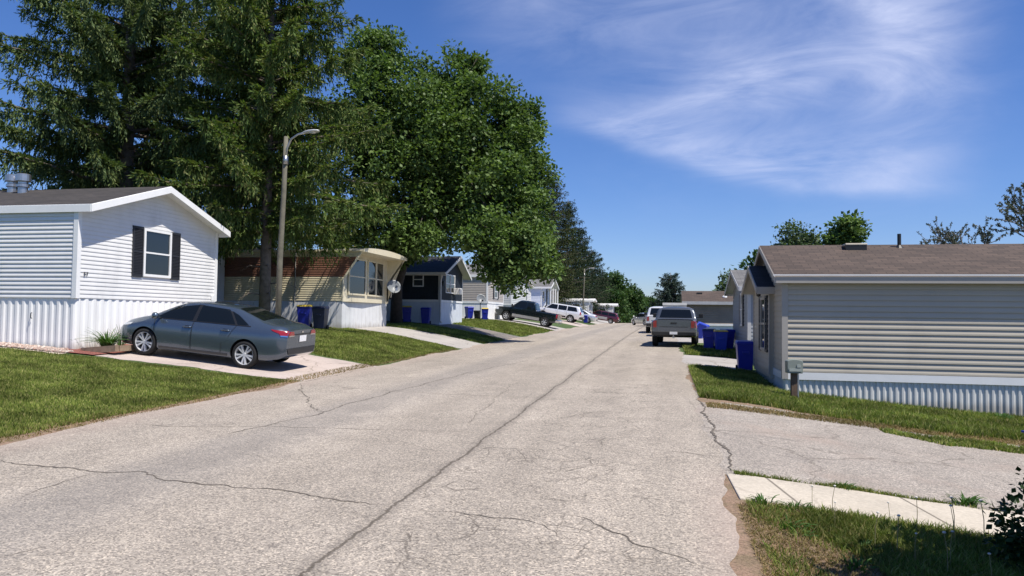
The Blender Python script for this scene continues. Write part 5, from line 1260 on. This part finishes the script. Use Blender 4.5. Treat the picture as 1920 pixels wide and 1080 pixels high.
MAPD = leaf_mat('far broadleaf', [(.022, .055, .018), (.035, .075, .022), (.055, .10, .03), (.075, .12, .04)], .25, .5)
ASH = leaf_mat('pale grey green leaf', [(.06, .10, .055), (.09, .13, .07), (.12, .16, .09)], .25, .5)
GS = 'tall spruces behind the left homes'
spruce('spruce_tree', 'tall spruce with long drooping boughs behind the white home', on(-20.6, 25.2), 20.0, 7.9, 21, 3.2, .88, 8, 1.8, SPR2, group=GS, tr=.34, shape=.80, bare=8, zmax=14.5, hang=.85, inner=5, var=(.4, 1.18))
spruce('spruce_tree', 'tall spruce with bare grey lower trunk beside the wooden lamp pole', on(-13.95, 24.15), 17.5, 4.8, 22, 3.5, .70, 7, 1.8, SPR, group=GS, tr=.21, shape=.62, bare=16, zmax=13.5, inner=5)
spruce('spruce_tree', 'spruce filling the gap behind the white home roof ridge', on(-17.8, 28.5), 15.5, 4.2, 23, 3.0, .9, 6, 1.2, SPR2, group=GS, tr=.26, shape=.6, zmax=15)
LOBES = [(-6.8,33.2,3.9,.95),(-5.95,34.5,4.3,.9),(-7.8,32.6,4.2,.8),(-6.3,34.4,5.3,1.0),(-9.9,36.3,14.6,.7),(-14.3,34.6,15.4,.8),(-8.3,36.2,12.0,.8),(-7.1,36.8,12.3,.7),(-13.75,34.47,14.2,1.75),(-14.13,33.49,11.4,2.2),(-10.75,36.12,13.6,1.7),(-11.35,34.1,10.53,2.6),(-9.21,35.53,11.3,2.25),(-7.7,35.95,10.0,1.8),(-7.3,36.98,11.2,1.2),(-7.9,33.95,7.33,2.2),(-6.95,35.24,6.74,1.5),(-6.9,33.23,4.9,1.4),(-10.36,35.45,7.5,2.3),(-12.35,34.0,7.9,2.5),(-13.47,32.81,6.3,1.7),(-15.4,33.4,6.1,1.2),(-10.94,32.6,5.7,1.2),(-15.3,34.28,9.67,2.0),(-6.7,36.25,8.73,1.1),(-8.08,32.2,5.6,1.15),(-13.0,34.96,5.2,1.1),(-9.3,37.5,9,2.2),(-12.5,37,11,2.2)]
bm_ = on(-13.3, 35.6)
broadleaf('maple_tree', 'big dense green maple rising between the cream trailer and the navy home', bm_, LOBES, MAP, BARKD,
          [(-13.3, 35.6, bm_[2]-.4, .34), (-13.25, 35.5, 3.2, .27), (-12.7, 35.4, 5.2, .26), (-11.9, 35.3, 7.5, .24), (-11.2, 35.3, 10.5, .14), (-11, 35.4, 13, .06)], 62, 112, .185, (.36, .95), 31)
# conifer row further along the left
GC = 'conifers in the row along the left side'
cz = [(-15.9, 87, 17.5, 4.6, 'olive conifer just past the maple crown'), (-13.9, 91, 18.0, 4.8, 'tallest olive conifer behind the white porch home'), (-12.7, 97, 15.6, 4.6, 'dark conifer beside the far lamp post'),
      (-11.9, 104, 12.6, 4.4, 'dark conifer behind the small white trailer'), (-11.0, 112, 10.6, 4.0, 'small conifer where the spruce row ends'), (-10.2, 121, 8.0, 3.4, 'last low conifer before the rounded green tree')]
SPRD = leaf_mat('dark conifer needle', [(.016, .034, .018), (.028, .048, .024), (.04, .062, .026)], .1, .6)
SPRF = leaf_mat('olive conifer needle', [(.024, .040, .016), (.040, .058, .02), (.058, .076, .024), (.075, .08, .032)], .1, .6)
for i, (x, y, H, r, lab) in enumerate(cz):
    spruce('spruce_tree', lab, on(x, y), H, r, 40+i, .9, .5, 8, .62, SPRF if i < 2 else SPRD, group=GC, tr=.22, shape=.62, hang=.8, quad=.42)
gp = np.random.default_rng(77)
def blob(name, label, x, y, H, r, leafm, seed, group=None, size=.5, n=8, per=30, ncl=36, ground0=.25):
    g = np.random.default_rng(seed); b = on(x, y); L = []
    for k in range(n):
        a = 2*PI*k/n+g.uniform(-.4, .4); zz = b[2]+H*g.uniform(ground0+.12, .80); q = r*g.uniform(.35, .62)*math.sin(PI*min(.95, max(.25, (zz-b[2])/H)))**.5
        L.append((x+math.cos(a)*q, y+math.sin(a)*q, zz, r*g.uniform(.36, .55)))
    L.append((x, y, b[2]+H*.84, r*.42)); L.append((x+g.uniform(-.3, .3)*r, y, b[2]+H*.6, r*.6))
    return broadleaf(name, label, b, L, leafm, BARKD, [(x, y, b[2]-.4, .05*r+.05), (x, y, b[2]+H*.35, .045*r+.03), (x+.1, y, b[2]+H*.7, .03*r)], ncl, per, size, (.55, 1.0), seed, group=group)
GD = 'broadleaf trees closing the end of the road'
for i, (x, y, H, r, lab) in enumerate(((-9.2, 126, 8.2, 3.6, 'rounded green tree following the conifers'), (-7.6, 140, 6.6, 3.2, 'mid green tree over the road crest on the left'), (-6.2, 156, 5.8, 3.2, 'lower bushy tree at the road end'),
                                    (-4.5, 163, 5.4, 3.2, 'dark bushy tree closing the road end'), (-2.6, 170, 5.0, 3.2, 'lowest round tree beside the blue green spruce'), (-8.4, 118, 5.0, 2.4, 'small shrubby tree by the burgundy wagon'), (-5.4, 150, 4.2, 3.0, 'low dark thicket tree at the vanishing point'), (-1.2, 150, 4.0, 3.0, 'low thicket tree behind the far white car'))):
    blob('broadleaf_tree', lab, x, y, H, r, MAPD, 60+i, GD, .40, 8, 44, 44, .0)
spruce('spruce_tree', 'lone blue green spruce beyond the pickup on the right', on(.4, 74), 5.3, 2.5, 51, .3, .34, 9, .9, leaf_mat('blue spruce needle', [(.03, .05, .045), (.045, .07, .055), (.06, .085, .06)], .1, .55), tr=.2, shape=.62, hang=.6, quad=.45)
blob('broadleaf_tree', 'dense green tree above the tan home roof', 13.8, 62, 9.2, 2.7, MAP, 81, None, .30, 10, 60, 60, .2)
blob('broadleaf_tree', 'paler thin tree left of the dense tree above the tan home', 10.3, 66, 9.2, 2.9, ASH, 82, None, .26, 9, 44, 50, .2)
blob('broadleaf_tree', 'small green tree behind the blue grey home roof', 7.4, 63, 6.4, 2.1, MAPD, 83, None, .36, 6, 26, 30, .2)
blob('broadleaf_tree', 'distant green tree peeping over the brown roof', 6.2, 78, 5.6, 2.2, ASH, 84, None, .4, 6, 22, 26, .2)
blob('broadleaf_tree', 'silvery tree behind the roof vents of the white home', -25.5, 30, 7.4, 3.4, ASH, 85, None, .34, 8, 30, 36, .15)
for i, (x, y, H, lab) in enumerate(((-33, 62, 9.6, 'far conifer tip above the cream trailer roof, beside the lamp pole'), (-30, 64, 9.3, 'far conifer tip above the middle of the cream trailer roof'), (-27.5, 66, 9.4, 'far conifer tip above the bay end of the cream trailer'), (-24, 62, 8.4, 'far conifer seen under the maple crown'))):
    spruce('spruce_tree', lab, on(x, y), H, 2.6, 55+i, 1.5, .5, 7, .6, SPR2, group='far conifers', tr=.18, hang=.5, quad=.45)
# budding trees on the right: branch skeletons with sparse leaves
def bare_tree(label, x, y, H, spread, seed, nleaf=5200):
    g = np.random.default_rng(seed); b = on(x, y); o = thing('budding_tree', label, 'tree', b, 0, 'budding trees behind the tan home'); mb = MB(); tips = []
    def grow(p, d, L, r, lv):
        q = p+d*L; m = p+d*L*.5+Vector(g.normal(size=3))*L*.05
        mb.tube([p, m, q], [r, r*.85, r*.68], 6 if lv < 2 else 4, cap=False)
        if lv >= 2: tips.append((m, q))
        if lv == 5: return
        n = 3 if lv < 4 else 2
        for k in range(n):
            nd = (d+Vector(rand_dirs(g, 1)[0])*.72+Vector((0, 0, .10))).normalized(); grow(q if k else p+d*L*.8, nd, L*g.uniform(.62, .82), r*.62, lv+1)
    grow(Vector((0, 0, -.3)), Vector((.05, 0, 1)), H*.30, .16, 0)
    mb.obj('trunk', mat('grey twig bark', (.13, .115, .11), .9, var=.3), o)
    T = np.array([list(a.lerp(c, g.uniform(.2, 1.1))) for a, c in tips for _ in range(max(1, nleaf//len(tips)))]); n = len(T)
    D = rand_dirs(g, n); S = unit(np.cross(D, g.normal(size=(n, 3)))); V, F = quads_from(T, D, S, g.uniform(.07, .15, n), g.uniform(.04, .08, n))
    np_obj('crown', V, F, leaf_mat('budding leaf', [(.07, .09, .06), (.11, .12, .09), (.10, .10, .10)], .2), o)
bare_tree('thin budding tree above the right end of the tan roof', 16.3, 46, 8.4, 3, 91)
bare_tree('larger budding tree cut by the right edge of the view', 19.9, 45, 9.6, 4, 95, 8400)
# daylily by the car
def tuft(name, label, cat, base, n, L, wd, m, seed, group=None, spread=1.):
    g = np.random.default_rng(seed); o = thing(name, label, cat, base, 0, group)
    V = []; F = []
    for i in range(n):
        a = g.uniform(0, 2*PI); l = L*g.uniform(.6, 1.1); s0 = Vector((math.cos(a), math.sin(a), 0)); sd = Vector((-math.sin(a), math.cos(a), 0)); e = g.uniform(.35, 1.)*spread; st = s0*g.uniform(0, .12)
        b0 = len(V)
        for k in range(6):
            t = k/5; c = st+s0*(l*e*t*(.35+.65*t))+Vector((0, 0, l*(1.25*t-.75*e*t*t))); wv = wd*(1-t**2*.95)*.5
            V += [tuple(c-sd*wv), tuple(c+sd*wv+Vector((0, 0, .004)))]
        F += [(b0+2*k, b0+2*k+1, b0+2*k+3, b0+2*k+2) for k in range(5)]
    np_obj('foliage', np.array(V), np.array(F), m, o); return o
LILY = leaf_mat('daylily blade', [(.05, .11, .03), (.08, .16, .045), (.12, .2, .06)], .3, .45)
tuft('daylily_plant', 'leafy daylily clump in the bed before the white skirting', 'plant', on(-13.45, 16.0, .03), 120, .62, .035, LILY, 5, spread=1.25)
tuft('daylily_plant', 'small wispy plant at the nose of the grey blue car', 'plant', on(-13.65, 16.7, .03), 22, .6, .02, LILY, 6)
# shrub out at the right corner and its weeds
DARKL = leaf_mat('dark shrub leaf', [(.022, .048, .018), (.036, .072, .024), (.055, .098, .032)], .2, .45)
sb = on(3.55, 4.8)
broadleaf('leafy_shrub', 'dark leafy shrub at the near right corner shading the grass', sb, [(2.98, 5.1, sb[2]+2.4, .6), (3.15, 5.9, sb[2]+2.0, .5), (2.95, 4.6, sb[2]+2.6, .7), (3.1, 5.5, sb[2]+1.5, .5), (3.5, 5.4, sb[2]+.9, .7), (3.55, 5.5, sb[2]+1.7, .75), (3.45, 5.2, sb[2]+2.3, .6), (3.5, 4.5, sb[2]+1.4, .85), (3.4, 4.2, sb[2]+.8, .7), (3.2, 4.4, sb[2]+2.0, .6)], DARKL, BARKD, [(3.55, 4.8, sb[2]-.2, .05), (3.55, 4.8, sb[2]+.8, .04), (3.5, 4.9, sb[2]+1.6, .03)], 170, 60, .10, (.3, .5), 71, cat='shrub', fill=.5, limb=.35)
sb = on(2.80, 6.35)
broadleaf('leafy_shrub', 'low dark weedy bush overlapping the end of the footpath', sb, [(2.66, 6.25, sb[2]+.16, .26), (2.9, 6.5, sb[2]+.28, .34), (2.85, 6.05, sb[2]+.22, .34), (3.3, 6.3, sb[2]+.4, .42)], DARKL, BARKD, [(2.95, 6.35, sb[2]-.1, .012), (2.95, 6.35, sb[2]+.2, .01), (3, 6.35, sb[2]+.4, .008)], 200, 80, .055, (.2, .34), 72, cat='shrub', fill=.4, limb=.12)
STEM = mat('dry weed stem', (.25, .22, .11), .8, var=.2); FLUF = mat('dandelion fluff', (.55, .54, .5), .9, var=.1)
g = np.random.default_rng(17); first = None
for i, (x, y, H) in enumerate([(1.55, 6.15, .26), (1.66, 6.0, .3), (1.74, 5.85, .22), (1.9, 5.7, .3), (2.1, 5.5, .25), (1.35, 6.55, .2), (1.82, 6.75, .22), (2.25, 6.6, .3), (2.3, 6.75, .34), (2.05, 6.85, .28), (1.4, 6.9, .26), (1.25, 6.95, .22), (2.5, 6.7, .36), (2.0, 5.95, .25)]):
    if first is None:
        first = thing('dandelion', 'dandelion seed stalk in the grass beside the footpath', 'weed', on(x, y), 0, 'dandelion stalks')
        mb = MB(); mb.tube([(0, 0, 0), (.01, .01, .6), (.05, .0, 1)], [.007, .006, .005], 5); mb.obj('stem', STEM, first)
        mb = MB(); mb.lathe([(0, 1.0), (.02, 1.01), (.028, 1.03), (.02, 1.05), (0, 1.06)], 10, c=(.05, 0, 0)); mb.obj('head', FLUF, first, smooth=True); first.scale = (H*1.6, H*1.6, H)
    else: dup(first, on(x, y), g.uniform(0, 6), 'dandelion seed stalk in the grass beside the footpath', scale=(H*1.6, H*1.6, H))
WEED = leaf_mat('broad weed leaf', [(.035, .09, .02), (.06, .13, .03), (.08, .16, .04)], .3, .5)
def weed_tuft(label, x, y, n, L, seed): return tuft('broadleaf_weed', label, 'weed', on(x, y, .01), int(n*2.6), L*.55, L*.085, WEED, seed, 'broadleaf weeds', 1.25)
for i, (x, y, n, L, lab) in enumerate(((.98, 6.35, 12, .16, 'flat weed rosette on the bare brown corner'), (1.0, 6.1, 9, .13, 'second flat rosette below the first on the bare corner'), (1.28, 5.55, 14, .16, 'weed rosette nearest the bottom of the bare corner'), (1.42, 6.0, 10, .14, 'weed rosette between the bare corner and the shadow'),
        (.85, 7.0, 12, .18, 'weed clump at the road end of the footpath'), (1.1, 6.92, 12, .17, 'weed clump along the near edge of the footpath'), (3.4, 17.1, 26, .26, 'tall weed against the tan home skirting near the meter post'), (5.2, 17.15, 24, .24, 'tall weed against the middle of the white skirting'), (6.6, 16.8, 40, .34, 'weed clump near the right end of the skirting'), (1.75, 8.12, 16, .14, 'weed in the gap above the footpath'), (2.9, 8.2, 22, .22, 'weed clump at the far end of the footpath gap'))):
    weed_tuft(lab, x, y, n, L, 100+i)
